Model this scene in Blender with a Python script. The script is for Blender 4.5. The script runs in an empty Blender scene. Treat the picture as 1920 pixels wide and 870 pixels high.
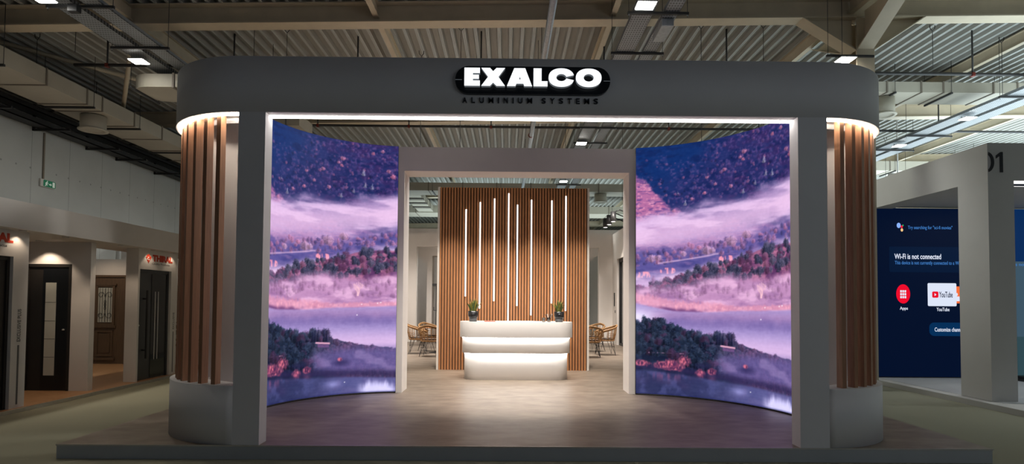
import bpy, bmesh, math, random
import numpy as np
from mathutils import Vector, Matrix

# ------------------------------------------------------------------ camera, world, exposure, wide lights
scene = bpy.context.scene
col = scene.collection
F_PX, CY_PX = 1080.0, 532.08
PITCH, YAW, ROLL, CAM_H = 0.0317, 0.0081, 0.0073, 1.6236
def make_camera():
    fwd = Vector((math.sin(YAW)*math.cos(PITCH), math.cos(YAW)*math.cos(PITCH), math.sin(PITCH)))
    right = Vector((math.cos(YAW), -math.sin(YAW), 0)); up = right.cross(fwd)
    c, s = math.cos(ROLL), math.sin(ROLL)
    r2 = right*c+up*s; u2 = -right*s+up*c
    cam = bpy.data.cameras.new('camera'); o = bpy.data.objects.new('camera', cam); col.objects.link(o)
    m = Matrix((r2, u2, -fwd)).transposed().to_4x4(); m.translation = (0, 0, CAM_H); o.matrix_world = m
    cam.sensor_fit = 'HORIZONTAL'; cam.sensor_width = 36.0; cam.lens = F_PX*36/1920
    cam.shift_y = (CY_PX-435)/1920; cam.clip_start = .05; cam.clip_end = 300
    scene.camera = o
make_camera()
scene.view_settings.view_transform = 'Standard'; scene.view_settings.look = 'None'
scene.view_settings.gamma = 1; scene.view_settings.use_curve_mapping = False
scene.view_settings.exposure = 0.0
WORLD_COL, WORLD_STR = (0.62, 0.86, 1.3), 0.05
w = bpy.data.worlds.new('hall_ambient'); scene.world = w; w.use_nodes = True
w.node_tree.nodes['Background'].inputs[0].default_value = (*WORLD_COL, 1); w.node_tree.nodes['Background'].inputs[1].default_value = WORLD_STR

def light(name, kind, loc, target, power, color=(1, 1, 1), size=.1, size_y=None, angle=60, blend=.6):
    l = bpy.data.lights.new(name, kind); o = bpy.data.objects.new(name, l); col.objects.link(o)
    l.energy = power; l.color = color
    if kind == 'AREA':
        l.size = size
        if size_y: l.shape = 'RECTANGLE'; l.size_y = size_y
    elif kind == 'SPOT': l.shadow_soft_size = size; l.spot_size = math.radians(angle); l.spot_blend = blend
    else: l.shadow_soft_size = size
    o.location = loc
    d = Vector(target)-Vector(loc); o.rotation_euler = d.to_track_quat('-Z', 'Y').to_euler()
    return o
WARM = (1.0, .86, .72); COOL = (.78, .93, 1.0)
# added unseen area lights, filling in for the glow of surrounding stands
light('fill_neighbour_stands', 'AREA', (21.5, 21, 4.6), (21.5, 21, 9), 5200, COOL, 17, 27)
light('fill_numbered_stand', 'AREA', (11.5, 11.5, 4.4), (11.5, 11.5, 9), 210, COOL, 6, 5)
light('fill_in_front', 'AREA', (8, -3, 3.2), (2.5, 6, 3.8), 62, (.88, .93, 1), 6, 3)
light('fill_behind', 'AREA', (2, 32, 4.6), (2, 32, 9), 720, (.82, .97, 1), 16, 10)
light('fill_in_front', 'AREA', (-9, -3, 3.0), (-5, 6, 4.0), 9, (1, .84, .66), 6, 3)
light('fill_door_stand', 'AREA', (-8.4, 13, 3.2), (-8.4, 13, 9), 16, (1, .85, .68), 2, 10)
# unseen spots without fixtures; wall, entrance and lounge ones added as fill
for x in (-1.45, -.65, .15, .95, 1.75): light('reception_spot', 'SPOT', (x, 10.4, 4.3), (x, 10.0, 0), 205, (1, .945, .88), .05, angle=76, blend=.8)
for x in (-1.2, -.3, .6, 1.5): light('wall_fill_spot', 'SPOT', (x, 11.35, 4.4), (x, 12.45, .7), 470, (1, .9, .78), .05, angle=52, blend=1.0)
for x, tx in ((-1.2, 1.1), (.15, .15), (1.6, -.9)): light('entrance_fill_spot', 'SPOT', (x, 6.35, 4.05), (tx, 10.9, -.6), 295, (1, .93, .85), .05, angle=64, blend=.6)
for x in (-3.2, -1.6, 1.6, 3.1): light('lounge_fill_spot', 'SPOT', (x, 16.5, 5.0), (x, 18.2, .5), 480, (1, .91, .83), .08, angle=105, blend=.6)
for x in (-2.9, 2.9): light('lounge_fill_spot', 'SPOT', (x, 15.6, 4.6), (x*.95, 15.4, 0), 680, (1, .92, .84), .08, angle=60, blend=.8)
# ------------------------------------------------------------------ materials
def mat(name, color, rough=.6, metal=0., noise=0., nscale=8., stretch=(1, 1, 1), col2=None, bump=0., bscale=60., emit=None, estr=0., trans=0., spec=None, sample=True):
    m = bpy.data.materials.new(name); m.use_nodes = True; nt = m.node_tree; N = nt.nodes; L = nt.links
    b = N['Principled BSDF']; b.inputs['Base Color'].default_value = (*color, 1); b.inputs['Roughness'].default_value = rough; b.inputs['Metallic'].default_value = metal
    if spec is not None: b.inputs['Specular IOR Level'].default_value = spec
    if trans: b.inputs['Transmission Weight'].default_value = trans
    tc = N.new('ShaderNodeTexCoord'); mp = N.new('ShaderNodeMapping'); mp.inputs['Scale'].default_value = stretch; L.new(tc.outputs['Object'], mp.inputs[0])
    if noise:
        n = N.new('ShaderNodeTexNoise'); n.inputs['Scale'].default_value = nscale; n.inputs['Detail'].default_value = 6; L.new(mp.outputs[0], n.inputs['Vector'])
        r = N.new('ShaderNodeValToRGB'); c2 = col2 or tuple(c*(1-noise) for c in color)
        r.color_ramp.elements[0].color = (*c2, 1); r.color_ramp.elements[1].color = (*color, 1); r.color_ramp.elements[0].position = .3; r.color_ramp.elements[1].position = .7
        L.new(n.outputs['Fac'], r.inputs[0]); L.new(r.outputs[0], b.inputs['Base Color'])
    if bump:
        n2 = N.new('ShaderNodeTexNoise'); n2.inputs['Scale'].default_value = bscale; L.new(mp.outputs[0], n2.inputs['Vector'])
        bp = N.new('ShaderNodeBump'); bp.inputs['Strength'].default_value = bump; bp.inputs['Distance'].default_value = .01; L.new(n2.outputs['Fac'], bp.inputs['Height']); L.new(bp.outputs[0], b.inputs['Normal'])
    if emit: b.inputs['Emission Color'].default_value = (*emit, 1); b.inputs['Emission Strength'].default_value = estr
    if not sample: m.cycles.emission_sampling = 'NONE'
    return m
def srgb(r, g, b): return tuple((c/255/12.92 if c/255 < .04045 else ((c/255+.055)/1.055)**2.4) for c in (r, g, b))
M = {}
M['paint'] = mat('stand_white_paint', (.72, .72, .715), .7, noise=.04, nscale=3)
M['paint_warm'] = mat('lounge_paint', (.74, .70, .66), .7, noise=.04, nscale=3)
M['plinth'] = mat('platform_grey_paint', (.40, .43, .44), .55, noise=.06, nscale=4)
M['stand_floor'] = mat('brown_grey_vinyl', (.285, .23, .18), .44, noise=.3, nscale=4, stretch=(.8, 1.5, 1), col2=(.17, .132, .10), bump=.05, bscale=40)
M['carpet'] = mat('olive_carpet', (.33, .325, .235), .95, noise=.18, nscale=220, bump=.25, bscale=420)
M['oak'] = mat('slat_wood', (.54, .245, .10), .5, noise=.28, nscale=7, stretch=(14, 14, .7), col2=(.40, .17, .068))
M['walnut'] = mat('upright_wood', (.42, .215, .115), .5, noise=.3, nscale=7, stretch=(12, 12, .6), col2=(.30, .145, .075))
M['backing'] = mat('slat_backing', (.11, .055, .03), .7, noise=.2, nscale=9)
M['desk'] = mat('desk_lacquer', (.74, .715, .69), .35, noise=.02, nscale=2)
M['led'] = mat('white_led', (.9, .9, .9), .4, emit=(1, .95, .93), estr=1.7, noise=.01)
M['led_warm'] = mat('warm_led', (.9, .9, .9), .4, emit=(1, .88, .76), estr=40, noise=.01)
M['led_lintel'] = mat('lintel_led', (.9, .9, .9), .4, emit=(1, .93, .9), estr=11.5, noise=.01)
M['led_desk'] = mat('desk_led', (.9, .9, .9), .4, emit=(1, .95, .9), estr=22, noise=.01)
M['lamp'] = mat('lamp_glass', (.9, .9, .9), .4, emit=(1, .97, .9), estr=30, noise=.01)
M['sign_white'] = mat('sign_letter_face', (.9, .9, .9), .4, emit=(.95, .98, 1), estr=1.1, noise=.01)
M['letter_side'] = mat('sign_letter_side', (.30, .32, .34), .5, noise=.02, emit=(.8, .9, 1), estr=.09)
M['black'] = mat('black_gloss', (.006, .007, .009), .3, noise=.2, nscale=5)
M['black_matt'] = mat('black_metal', (.018, .018, .019), .5, noise=.2, nscale=5)
M['dark_steel'] = mat('dark_steel', (.055, .055, .055), .55, .3, noise=.2, nscale=6)
M['galv'] = mat('galvanised_steel', (.46, .50, .53), .42, .55, noise=.25, nscale=14)
M['deck_rib'] = mat('roof_deck_rib_steel', (.50, .52, .50), .5, .1, noise=.1, nscale=2)
M['deck'] = mat('perforated_roof_deck', (.35, .345, .31), .65, .05, noise=.15, nscale=2.5, stretch=(6, .6, 1))
M['beam'] = mat('cream_steel_paint', (.63, .545, .40), .55, noise=.12, nscale=3)
M['duct'] = mat('painted_duct', (.46, .43, .35), .6, noise=.1, nscale=2)
M['duct_seam'] = mat('duct_flange', (.22, .19, .15), .6, noise=.15, nscale=6)
M['hall_wall'] = None
M['fascia'] = mat('door_stand_paint', (.72, .695, .665), .75, noise=.05, nscale=3)
M['door_black'] = mat('door_black_brown', (.022, .019, .017), .45, noise=.2, nscale=4)
M['door_grey'] = mat('door_anthracite', (.055, .058, .062), .4, noise=.15, nscale=4)
M['door_brown'] = mat('door_brown', (.135, .085, .05), .5, noise=.25, nscale=6, stretch=(8, 8, .8))
M['laminate'] = mat('laminate_floor', (.50, .28, .135), .45, noise=.3, nscale=5, stretch=(2, 9, 1), col2=(.36, .195, .09))
M['frost'] = mat('frosted_glass', (.55, .56, .50), .35, noise=.06, nscale=3)
M['gloss_glass'] = mat('dark_glass', (.012, .013, .015), .06, noise=.1, nscale=3)
M['steel'] = mat('brushed_steel', (.62, .62, .60), .3, .8, noise=.1, nscale=20)
M['red'] = mat('red_print', srgb(196, 62, 34), .6, noise=.05)
M['grey_print'] = mat('grey_print', (.13, .13, .13), .6, noise=.05)
M['dark_print'] = mat('dark_print', (.012, .013, .015), .5, noise=.05)
M['green_sign'] = mat('exit_sign_green', (.01, .14, .07), .4, emit=(.01, .16, .08), estr=.25, noise=.05)
M['sign_glow'] = mat('exit_sign_white', (.7, .75, .7), .4, emit=(.7, .8, .7), estr=.2, noise=.02)
M['white_plastic'] = mat('white_plastic', (.6, .6, .58), .5, noise=.03)
M['rattan'] = mat('rattan_cane', (.42, .225, .085), .55, noise=.35, nscale=40)
M['cushion'] = mat('brown_cushion', (.075, .055, .042), .9, noise=.2, nscale=60, bump=.2, bscale=300)
M['pot'] = mat('black_pot', (.016, .017, .019), .25, noise=.2, nscale=9)
M['pot_grey'] = mat('grey_pot_base', (.11, .115, .12), .35, noise=.1, nscale=9)
M['soil'] = mat('soil', (.03, .022, .015), .95, noise=.4, nscale=60)
M['glass'] = mat('drinking_glass', (.95, .97, .97), .03, trans=1., noise=.01)
M['water'] = mat('paper_white', (.82, .82, .82), .6, noise=.02)
M['brochure'] = mat('red_brochure', (.55, .10, .07), .5, noise=.05)
M['leaf'] = mat('dark_leaf', (.03, .075, .03), .4, noise=.3, nscale=12)
M['red_clamp'] = mat('red_clamp', (.20, .03, .02), .5, noise=.1)
M['booth_grey'] = mat('neighbour_stand_paint', (.60, .59, .56), .75, noise=.05, nscale=2)
M['booth_floor'] = mat('neighbour_stand_floor', (.52, .53, .53), .5, noise=.06, nscale=3)
def glow(name, rgb, s=1., sample=False): return mat(name, (.004, .004, .004), .6, emit=srgb(*rgb), estr=s, noise=.01, sample=sample, spec=.05)
def attr_mat(name, emission):
    m = bpy.data.materials.new(name); m.use_nodes = True; nt = m.node_tree; b = nt.nodes['Principled BSDF']
    a = nt.nodes.new('ShaderNodeVertexColor'); a.layer_name = 'tint'
    if emission:
        b.inputs['Base Color'].default_value = (.01, .01, .01, 1); b.inputs['Roughness'].default_value = .5; b.inputs['Specular IOR Level'].default_value = .08
        nt.links.new(a.outputs['Color'], b.inputs['Emission Color']); b.inputs['Emission Strength'].default_value = emission; m.cycles.emission_sampling = 'NONE'
    else: nt.links.new(a.outputs['Color'], b.inputs['Base Color']); b.inputs['Roughness'].default_value = .45
    return m
M['led_picture'] = attr_mat('led_screen_picture', 1.0)
M['variegated'] = attr_mat('variegated_leaf', 0)
def wall_panel_mat():                                                # sheet wall with joints every 1.2 m and a row of screw heads
    m = mat('hall_wall_panels', (.47, .50, .49), .6, noise=.08, nscale=1.5); nt = m.node_tree; N = nt.nodes; L = nt.links; b = N['Principled BSDF']
    src = b.inputs['Base Color'].links[0].from_socket
    tc = N.new('ShaderNodeTexCoord'); sp = N.new('ShaderNodeSeparateXYZ'); L.new(tc.outputs['Object'], sp.inputs[0])
    def op(o, a, v=None):
        n = N.new('ShaderNodeMath'); n.operation = o
        for i, x in enumerate((a, v)):
            if x is None: continue
            if isinstance(x, (int, float)): n.inputs[i].default_value = x
            else: L.new(x, n.inputs[i])
        return n.outputs[0]
    seam = op('LESS_THAN', op('MODULO', op('ADD', sp.outputs['Y'], .58), 1.2), .014)
    dy = op('SUBTRACT', op('MODULO', op('ADD', sp.outputs['Y'], 40.0), .4), .2); dz = op('SUBTRACT', sp.outputs['Z'], 4.76)
    dot = op('LESS_THAN', op('ADD', op('MULTIPLY', dy, dy), op('MULTIPLY', dz, dz)), .00055)
    f = op('MULTIPLY', op('MAXIMUM', seam, dot), .55)
    mx = N.new('ShaderNodeMix'); mx.data_type = 'RGBA'; L.new(f, mx.inputs['Factor']); L.new(src, mx.inputs[6]); mx.inputs[7].default_value = (.10, .10, .10, 1); L.new(mx.outputs[2], b.inputs['Base Color'])
    return m
M['hall_wall'] = wall_panel_mat()
def perforated(m):
    nt = m.node_tree; N = nt.nodes; L = nt.links; b = N['Principled BSDF']; src = b.inputs['Base Color'].links[0].from_socket
    tc = N.new('ShaderNodeTexCoord'); v = N.new('ShaderNodeTexVoronoi'); v.inputs['Scale'].default_value = 22; v.inputs['Randomness'].default_value = 0
    mp = N.new('ShaderNodeMapping'); mp.inputs['Scale'].default_value = (1, .6, .02); L.new(tc.outputs['Object'], mp.inputs[0]); L.new(mp.outputs[0], v.inputs['Vector'])
    lt = N.new('ShaderNodeMath'); lt.operation = 'LESS_THAN'; lt.inputs[1].default_value = .26; L.new(v.outputs['Distance'], lt.inputs[0])
    mx = N.new('ShaderNodeMix'); mx.data_type = 'RGBA'; L.new(lt.outputs[0], mx.inputs['Factor']); L.new(src, mx.inputs[6]); mx.inputs[7].default_value = (.07, .075, .08, 1); L.new(mx.outputs[2], b.inputs['Base Color'])
M['tray'] = mat('perforated_tray', (.30, .325, .345), .45, .35, noise=.12, nscale=5); perforated(M['tray'])

# ------------------------------------------------------------------ geometry helpers
class MB:
    def __init__(s): s.v = []; s.f = []; s.smooth = []
    def add(s, vs, fs, smooth=False):
        n = len(s.v); s.v += [tuple(p) for p in vs]; s.f += [tuple(i+n for i in f) for f in fs]; s.smooth += [smooth]*len(fs); return s
    def box(s, x0, x1, y0, y1, z0, z1):
        return s.add([(x0, y0, z0), (x1, y0, z0), (x1, y1, z0), (x0, y1, z0), (x0, y0, z1), (x1, y0, z1), (x1, y1, z1), (x0, y1, z1)],
                     [(0, 3, 2, 1), (4, 5, 6, 7), (0, 1, 5, 4), (1, 2, 6, 5), (2, 3, 7, 6), (3, 0, 4, 7)])
    def prism(s, pts, a, b, axis='z', smooth=False):                  # polygon in the plane across the axis, extruded from a to b
        def P(p, t): return (p[0], p[1], t) if axis == 'z' else (p[0], t, p[1]) if axis == 'y' else (t, p[0], p[1])
        n = len(pts); vs = [P(p, a) for p in pts]+[P(p, b) for p in pts]
        s.add(vs, [tuple(range(n))[::-1], tuple(range(n, 2*n))]); k = len(s.v)-2*n
        for i in range(n): j = (i+1) % n; s.f.append((k+i, k+j, k+n+j, k+n+i)); s.smooth.append(smooth)
        return s
    def band(s, outer, inner, z0, z1, smooth=True):                   # wall strip between two plan paths
        n = len(outer); vs = [(x, y, z) for z in (z0, z1) for P in (outer, inner) for x, y in P]
        o0, i0, o1, i1 = 0, n, 2*n, 3*n; k = len(s.v); s.v += vs
        for i in range(n-1):
            for q, sm in (((o0+i, o0+i+1, o1+i+1, o1+i), smooth), ((i0+i+1, i0+i, i1+i, i1+i+1), smooth), ((o1+i, o1+i+1, i1+i+1, i1+i), False), ((o0+i+1, o0+i, i0+i, i0+i+1), False)):
                s.f.append(tuple(k+t for t in q)); s.smooth.append(sm)
        for i in (0, n-1): s.f.append(tuple(k+t for t in (o0+i, o1+i, i1+i, i0+i))); s.smooth.append(False)
        return s
    def tube(s, pts, r, n=8, caps=True):
        pts = [Vector(p) for p in pts]; k = len(s.v); m = len(pts); prev = None
        for i, p in enumerate(pts):
            d = (pts[min(i+1, m-1)]-pts[max(i-1, 0)]).normalized()
            a = Vector((0, 0, 1)) if abs(d.z) < .9 else Vector((1, 0, 0))
            u = d.cross(a).normalized() if prev is None else (prev-d*prev.dot(d)).normalized(); prev = u; v = d.cross(u)
            rr = r[i] if isinstance(r, (list, tuple)) else r
            for j in range(n): t = 2*math.pi*j/n; s.v.append(tuple(p+u*math.cos(t)*rr+v*math.sin(t)*rr))
        for i in range(m-1):
            for j in range(n): q = (j+1) % n; s.f.append((k+i*n+j, k+i*n+q, k+(i+1)*n+q, k+(i+1)*n+j)); s.smooth.append(True)
        if caps:
            s.f.append(tuple(k+j for j in range(n))[::-1]); s.f.append(tuple(k+(m-1)*n+j for j in range(n))); s.smooth += [False, False]
        return s
    def lathe(s, prof, c, n=24):
        k = len(s.v); m = len(prof)
        for r, z in prof:
            for j in range(n): t = 2*math.pi*j/n; s.v.append((c[0]+r*math.cos(t), c[1]+r*math.sin(t), c[2]+z))
        for i in range(m-1):
            for j in range(n): q = (j+1) % n; s.f.append((k+i*n+j, k+i*n+q, k+(i+1)*n+q, k+(i+1)*n+j)); s.smooth.append(True)
        if prof[0][0] > 1e-5: s.f.append(tuple(k+j for j in range(n))[::-1]); s.smooth.append(False)
        if prof[-1][0] > 1e-5: s.f.append(tuple(k+(m-1)*n+j for j in range(n))); s.smooth.append(False)
        return s
    def shift(s, d): s.v = [(x+d[0], y+d[1], z+d[2]) for x, y, z in s.v]; return s
    def build(s, name, m, parent=None, off=(0, 0, 0), bevel=0.):
        me = bpy.data.meshes.new(name); me.from_pydata([(x-off[0], y-off[1], z-off[2]) for x, y, z in s.v], [], s.f); me.validate()
        if len(s.smooth) == len(me.polygons): me.polygons.foreach_set('use_smooth', s.smooth)
        bm = bmesh.new(); bm.from_mesh(me); bmesh.ops.remove_doubles(bm, verts=bm.verts, dist=1e-6) if len(s.v) < 20000 else None
        bmesh.ops.recalc_face_normals(bm, faces=bm.faces); bm.to_mesh(me); bm.free()
        me.materials.append(m); o = bpy.data.objects.new(name, me); col.objects.link(o)
        if parent: o.parent = parent
        if bevel:
            b = o.modifiers.new('bevel', 'BEVEL'); b.width = bevel; b.segments = 2; b.limit_method = 'ANGLE'; b.angle_limit = math.radians(50)
        return o
def tag(o, label=None, cat=None, group=None, kind=None):
    for k, v in (('label', label), ('category', cat), ('group', group), ('kind', kind)):
        if v: o[k] = v
    return o
def thing(name, label, cat, loc, group=None, rz=0.):
    o = bpy.data.objects.new(name, None); col.objects.link(o); o.empty_display_size = .1
    o.location = loc; o.rotation_euler = (0, 0, rz); o['base'] = 0; del o['base']
    return tag(o, label, cat, group)
def part(root, name, mb, m, bevel=0., label=None, parent=None):      # geometry in world coordinates, kept under a thing
    o = mb.build(name, m, parent or root, off=tuple(root.location), bevel=bevel)
    if label: o['label'] = label
    return o
def one(name, mb, m, label, cat, group=None, bevel=0., kind=None):   # a thing that is a single mesh, origin at the middle of its underside
    a = np.array(mb.v); c = (a.min(0)+a.max(0))/2; off = (float(c[0]), float(c[1]), float(a[:, 2].min()))
    o = mb.build(name, m, None, off, bevel); o.location = off
    return tag(o, label, cat, group, kind)
def struct(name, mb, m, label=None, cat=None): return tag(mb.build(name, m), label, cat, None, 'structure')
def copy_tree(o, parent=None):
    c = o.copy(); col.objects.link(c)
    if parent: c.parent = parent
    for ch in list(o.children): copy_tree(ch, c)
    return c
AX = {'front': ((1, 0, 0), (0, 0, 1), (0, -1, 0)), 'aisle': ((0, 1, 0), (0, 0, 1), (1, 0, 0))}
def text_mb(s, face, org, width, height, depth=.004, bold=0., spacing=1., turn=False):
    cu = bpy.data.curves.new('t', 'FONT'); cu.body = s; cu.extrude = .5; cu.offset = bold; cu.space_character = spacing; cu.resolution_u = 3
    o = bpy.data.objects.new('t', cu); col.objects.link(o); bpy.context.view_layer.update()
    me = bpy.data.meshes.new_from_object(o.evaluated_get(bpy.context.evaluated_depsgraph_get()))
    v = np.array([tuple(p.co) for p in me.vertices]); fs = [tuple(p.vertices) for p in me.polygons]
    bpy.data.objects.remove(o); bpy.data.curves.remove(cu); bpy.data.meshes.remove(me)
    lo, hi = v.min(0), v.max(0); x = (v[:, 0]-lo[0])/(hi[0]-lo[0])*width; y = (v[:, 1]-lo[1])/(hi[1]-lo[1])*height; z = (v[:, 2]+.5)*depth
    if turn: x, y = -y, x
    u, p, n = [np.array(a, float) for a in AX[face]]
    P = np.array(org)+x[:, None]*u+y[:, None]*p+z[:, None]*n
    return MB().add([tuple(q) for q in P], fs)
def flat_poly(pts, face, org, depth=.004):                           # outline in (right, up), given a small thickness
    u, p, n = [Vector(a) for a in AX[face]]; o = Vector(org); k = len(pts)
    vs = [o+u*a+p*b for a, b in pts]+[o+u*a+p*b+n*depth for a, b in pts]
    return MB().add([tuple(v) for v in vs], [tuple(range(k))[::-1], tuple(range(k, 2*k))]+[(i, (i+1) % k, k+(i+1) % k, k+i) for i in range(k)])
def rrect(x0, x1, y0, y1, r, n=5):
    out = []
    for cx, cy, a in ((x1-r, y1-r, 0), (x0+r, y1-r, 90), (x0+r, y0+r, 180), (x1-r, y0+r, 270)):
        for i in range(n+1): t = math.radians(a+90*i/n); out.append((cx+r*math.cos(t), cy+r*math.sin(t)))
    return out
def ell(cx, cy, rx, ry, n=24): return [(cx+rx*math.cos(2*math.pi*i/n), cy+ry*math.sin(2*math.pi*i/n)) for i in range(n)]
# ---- picture on the curved LED screens: misty lake, painted as colours on the screens' own grid
import numpy as np
PU0, PU1, PZ0, PZ1, PW, PH = -0.05, 2.65, 0.16, 4.16, 378, 560
def paint_picture():
    rs = np.random.RandomState(7)
    W, H = PW, PH
    U, Z = np.meshgrid(np.linspace(PU0, PU1, W), np.linspace(PZ0, PZ1, H))
    def noise(fu, fz, seed, oct=4, gain=.5):
        r = np.random.RandomState(seed); out = np.zeros((H, W)); amp = 1.; tot = 0.
        for o in range(oct):
            nu, nz = int(fu*2.7*2**o)+3, int(fz*4.0*2**o)+3
            g = r.rand(nz, nu)
            x = (U-PU0)/(PU1-PU0)*(nu-2); y = (Z-PZ0)/(PZ1-PZ0)*(nz-2)
            i = np.clip(x.astype(int), 0, nu-2); j = np.clip(y.astype(int), 0, nz-2)
            a = x-i; b = y-j; a = a*a*(3-2*a); b = b*b*(3-2*b)
            out += amp*((g[j, i]*(1-a)+g[j, i+1]*a)*(1-b)+(g[j+1, i]*(1-a)+g[j+1, i+1]*a)*b); tot += amp; amp *= gain
        return out/tot
    def c(*rgb): return np.array(rgb, float)/255.
    img = np.zeros((H, W, 3))
    def mix(col, m):
        m = np.clip(m, 0, 1)[..., None]; img[:] = img*(1-m)+np.asarray(col)*m
    def ss(a, b, x):
        t = np.clip((x-a)/(b-a), 0, 1); return t*t*(3-2*t)
    def line(pts): 
        p = np.array(pts, float); return np.interp(U, p[:, 0], p[:, 1])
    def blob(u, z, ru, rz, col, a=1., soft=.6):
        d = np.sqrt(((U-u)/ru)**2+((Z-z)/rz)**2); mix(col, a*(1-ss(1-soft, 1., d)))
    def sub(u0, u1, z0, z1):
        i0 = int(max(0, (u0-PU0)/(PU1-PU0)*(W-1))); i1 = int(min(W, (u1-PU0)/(PU1-PU0)*(W-1)+2))
        j0 = int(max(0, (z0-PZ0)/(PZ1-PZ0)*(H-1))); j1 = int(min(H, (z1-PZ0)/(PZ1-PZ0)*(H-1)+2))
        return slice(j0, max(j0, j1)), slice(i0, max(i0, i1))
    def tree(u, z, h, w, col, kind, a=1., hl=None):
        s = sub(u-w, u+w, z-.02, z+h+.02)
        if U[s].size == 0: return
        x = (U[s]-u)/w*2; y = (Z[s]-z)/h
        n = rs.rand(*x.shape)
        if kind == 'fir':
            half = np.clip(1.0-y, 0, 1)*(.62+.5*np.abs(((y*7) % 1)-.1))*.85
            m = (np.abs(x) < half+(n-.5)*.35)*(y > -.02)*(y < 1.02)
        elif kind == 'round':
            d = x**2+((y-.52)/.52)**2
            m = d < .75+(n-.5)*.8
        else:
            d = np.abs(x)-(.12+.75*np.clip(y, 0, 1)); m = (d < 0)*(y > 0)*(y < 1)*(n > .62)
        m = m*a
        shade = np.clip(.74+.34*n-.2*(x < 0)+.3*(y-.3), .4, 1.4)[..., None]
        px = np.clip(np.asarray(col)*shade, 0, 1)
        if hl is not None: px = px+(np.asarray(hl)-px)*((n > .68)*(x > -.2)*.5)[..., None]
        img[s] = img[s]*(1-m[..., None])+px*m[..., None]
    fine = noise(30, 30, 1, 3); mid = noise(8, 8, 2, 4); lo = noise(2, 2, 3, 4); streak = noise(3, 26, 4, 4); hs = noise(10, 55, 5, 3)
    # far hillside
    img[:] = c(50, 54, 106)
    mix(c(26, 56, 112), ss(3.2, 4.1, Z-.45*U+.45+.5*(lo-.5))*ss(1.9, .9, U)*.9)
    mix(c(60, 48, 98), ss(.42, .62, noise(5, 9, 11))*ss(.9, 1.9, U)*.75)
    mix(c(28, 44, 92), ss(.5, .66, noise(7, 16, 12, 5))*.6)
    mix(c(104, 84, 140), ss(.5, .8, noise(26, 30, 13, 3))*ss(.35, .6, noise(4, 6, 14)+.25*ss(.8, 1.8, U)-.15*ss(3.4, 4.1, Z)*ss(1.2, .6, U))*.6)
    # pink slope on the left of the picture
    edge = line([(-.1, 3.75), (.1, 3.62), (.3, 3.4), (.5, 3.17), (.75, 2.95), (3, 2.6)])
    pm = ss(.06, -.06, Z-edge+.16*(mid-.5)*2)
    mix(c(172, 108, 156), pm*.95); mix(c(98, 72, 136), pm*ss(.5, .64, hs)*.85); mix(c(214, 146, 176), pm*ss(.55, .75, noise(22, 34, 15, 3))*.6)
    # scattered trees on the hillside
    for k in range(420):
        u = rs.uniform(-.05, 2.65); z = rs.uniform(3.05, 4.1)
        if z < 3.15+.05*u or (u < .5 and z < 3.85-1.1*u): continue
        if u < 1.1 and z > 3.62 and rs.rand() < .8: continue
        t = rs.rand(); h = rs.uniform(.025, .06)
        col = c(126, 90, 142) if t < .35 else c(88, 72, 132) if t < .8 else c(172, 110, 152) if t < .88 else c(36, 46, 88)
        tree(u, z, h, h*rs.uniform(.8, 1.3), col, 'round', .55)
    for u, z, h, cl in ((1.72, 3.83, .09, 0), (1.7, 3.73, .06, 1), (1.4, 3.62, .08, 0), (1.12, 3.55, .06, 0), (1.65, 3.77, .06, 0), (1.08, 3.31, .06, 1), (.88, 3.24, .06, 0), (.78, 3.17, .11, 2), (2.08, 3.44, .11, 2), (2.19, 3.42, .12, 2), (1.7, 3.25, .10, 2), (1.9, 3.34, .09, 2), (2.05, 3.63, .13, 2), (2.35, 4.02, .07, 0), (2.2, 3.98, .07, 1), (.6, 3.06, .08, 1), (.47, 3.03, .07, 0), (.66, 3.36, .06, 2), (2.45, 3.7, .08, 0), (1.25, 3.43, .06, 0), (1.5, 3.36, .07, 0), (2.52, 3.6, .1, 1)):
        h *= .8; tree(u, z, h, h*(.85 if cl == 2 else 1.25), (c(182, 122, 160), c(196, 120, 154), c(156, 154, 188))[cl], 'round' if cl < 2 else 'fir', .8)
    # first mist bank
    top = line([(-.1, 2.93), (.6, 3.06), (1.1, 3.12), (1.5, 3.14), (1.95, 3.22), (2.6, 3.31)])+.16*(noise(3, 3, 21)-.5)
    bot = line([(-.1, 2.47), (.8, 2.5), (1.4, 2.56), (2., 2.66), (2.6, 2.82)])+.2*(noise(3, 5, 22)-.5)
    m1 = ss(.14, -.12, Z-top)*ss(-.22, .2, Z-bot)
    mix(c(160, 134, 186), m1*(.72+.28*streak)); mix(c(204, 176, 218), m1*ss(.38, .6, noise(1.6, 9, 23, 5))*.85)
    mix(c(206, 172, 210), np.exp(-((Z-line([(0, 2.66), (1.2, 2.82), (2.6, 3.02)]))/.2)**2)*.6*m1)
    # blue valley with bushes
    val = ss(.1, -.14, Z-bot)
    mix(c(92, 88, 152), val*.95); mix(c(70, 70, 132), val*ss(.45, .7, noise(3, 12, 31))*.7); mix(c(150, 118, 172), val*ss(.5, .75, noise(5, 16, 32))*.5)
    for k in range(150):
        u = rs.uniform(-.05, 2.65); z = 2.27+.14*u*.8+rs.uniform(-.08, .12)+.02*np.sin(u*9)
        tree(u, z, rs.uniform(.04, .1), rs.uniform(.05, .1), (c(142, 106, 152), c(112, 92, 148), c(180, 120, 160), c(74, 70, 126))[rs.randint(4)], 'round', .6)
    for u, z, h in ((.25, 2.28, .12), (.35, 2.3, .1), (1.12, 2.36, .15), (1.2, 2.38, .1), (.75, 2.36, .08), (1.5, 2.48, .16), (1.75, 2.57, .13)): tree(u, z, h, h*1.3, c(176, 138, 174), 'round', .75)
    mix(c(202, 166, 200), np.exp(-((Z-line([(0, 2.22), (1.15, 2.36), (1.25, 2.38)]))/.012)**2)*(U > .35)*(U < 1.3)*.7)
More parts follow.
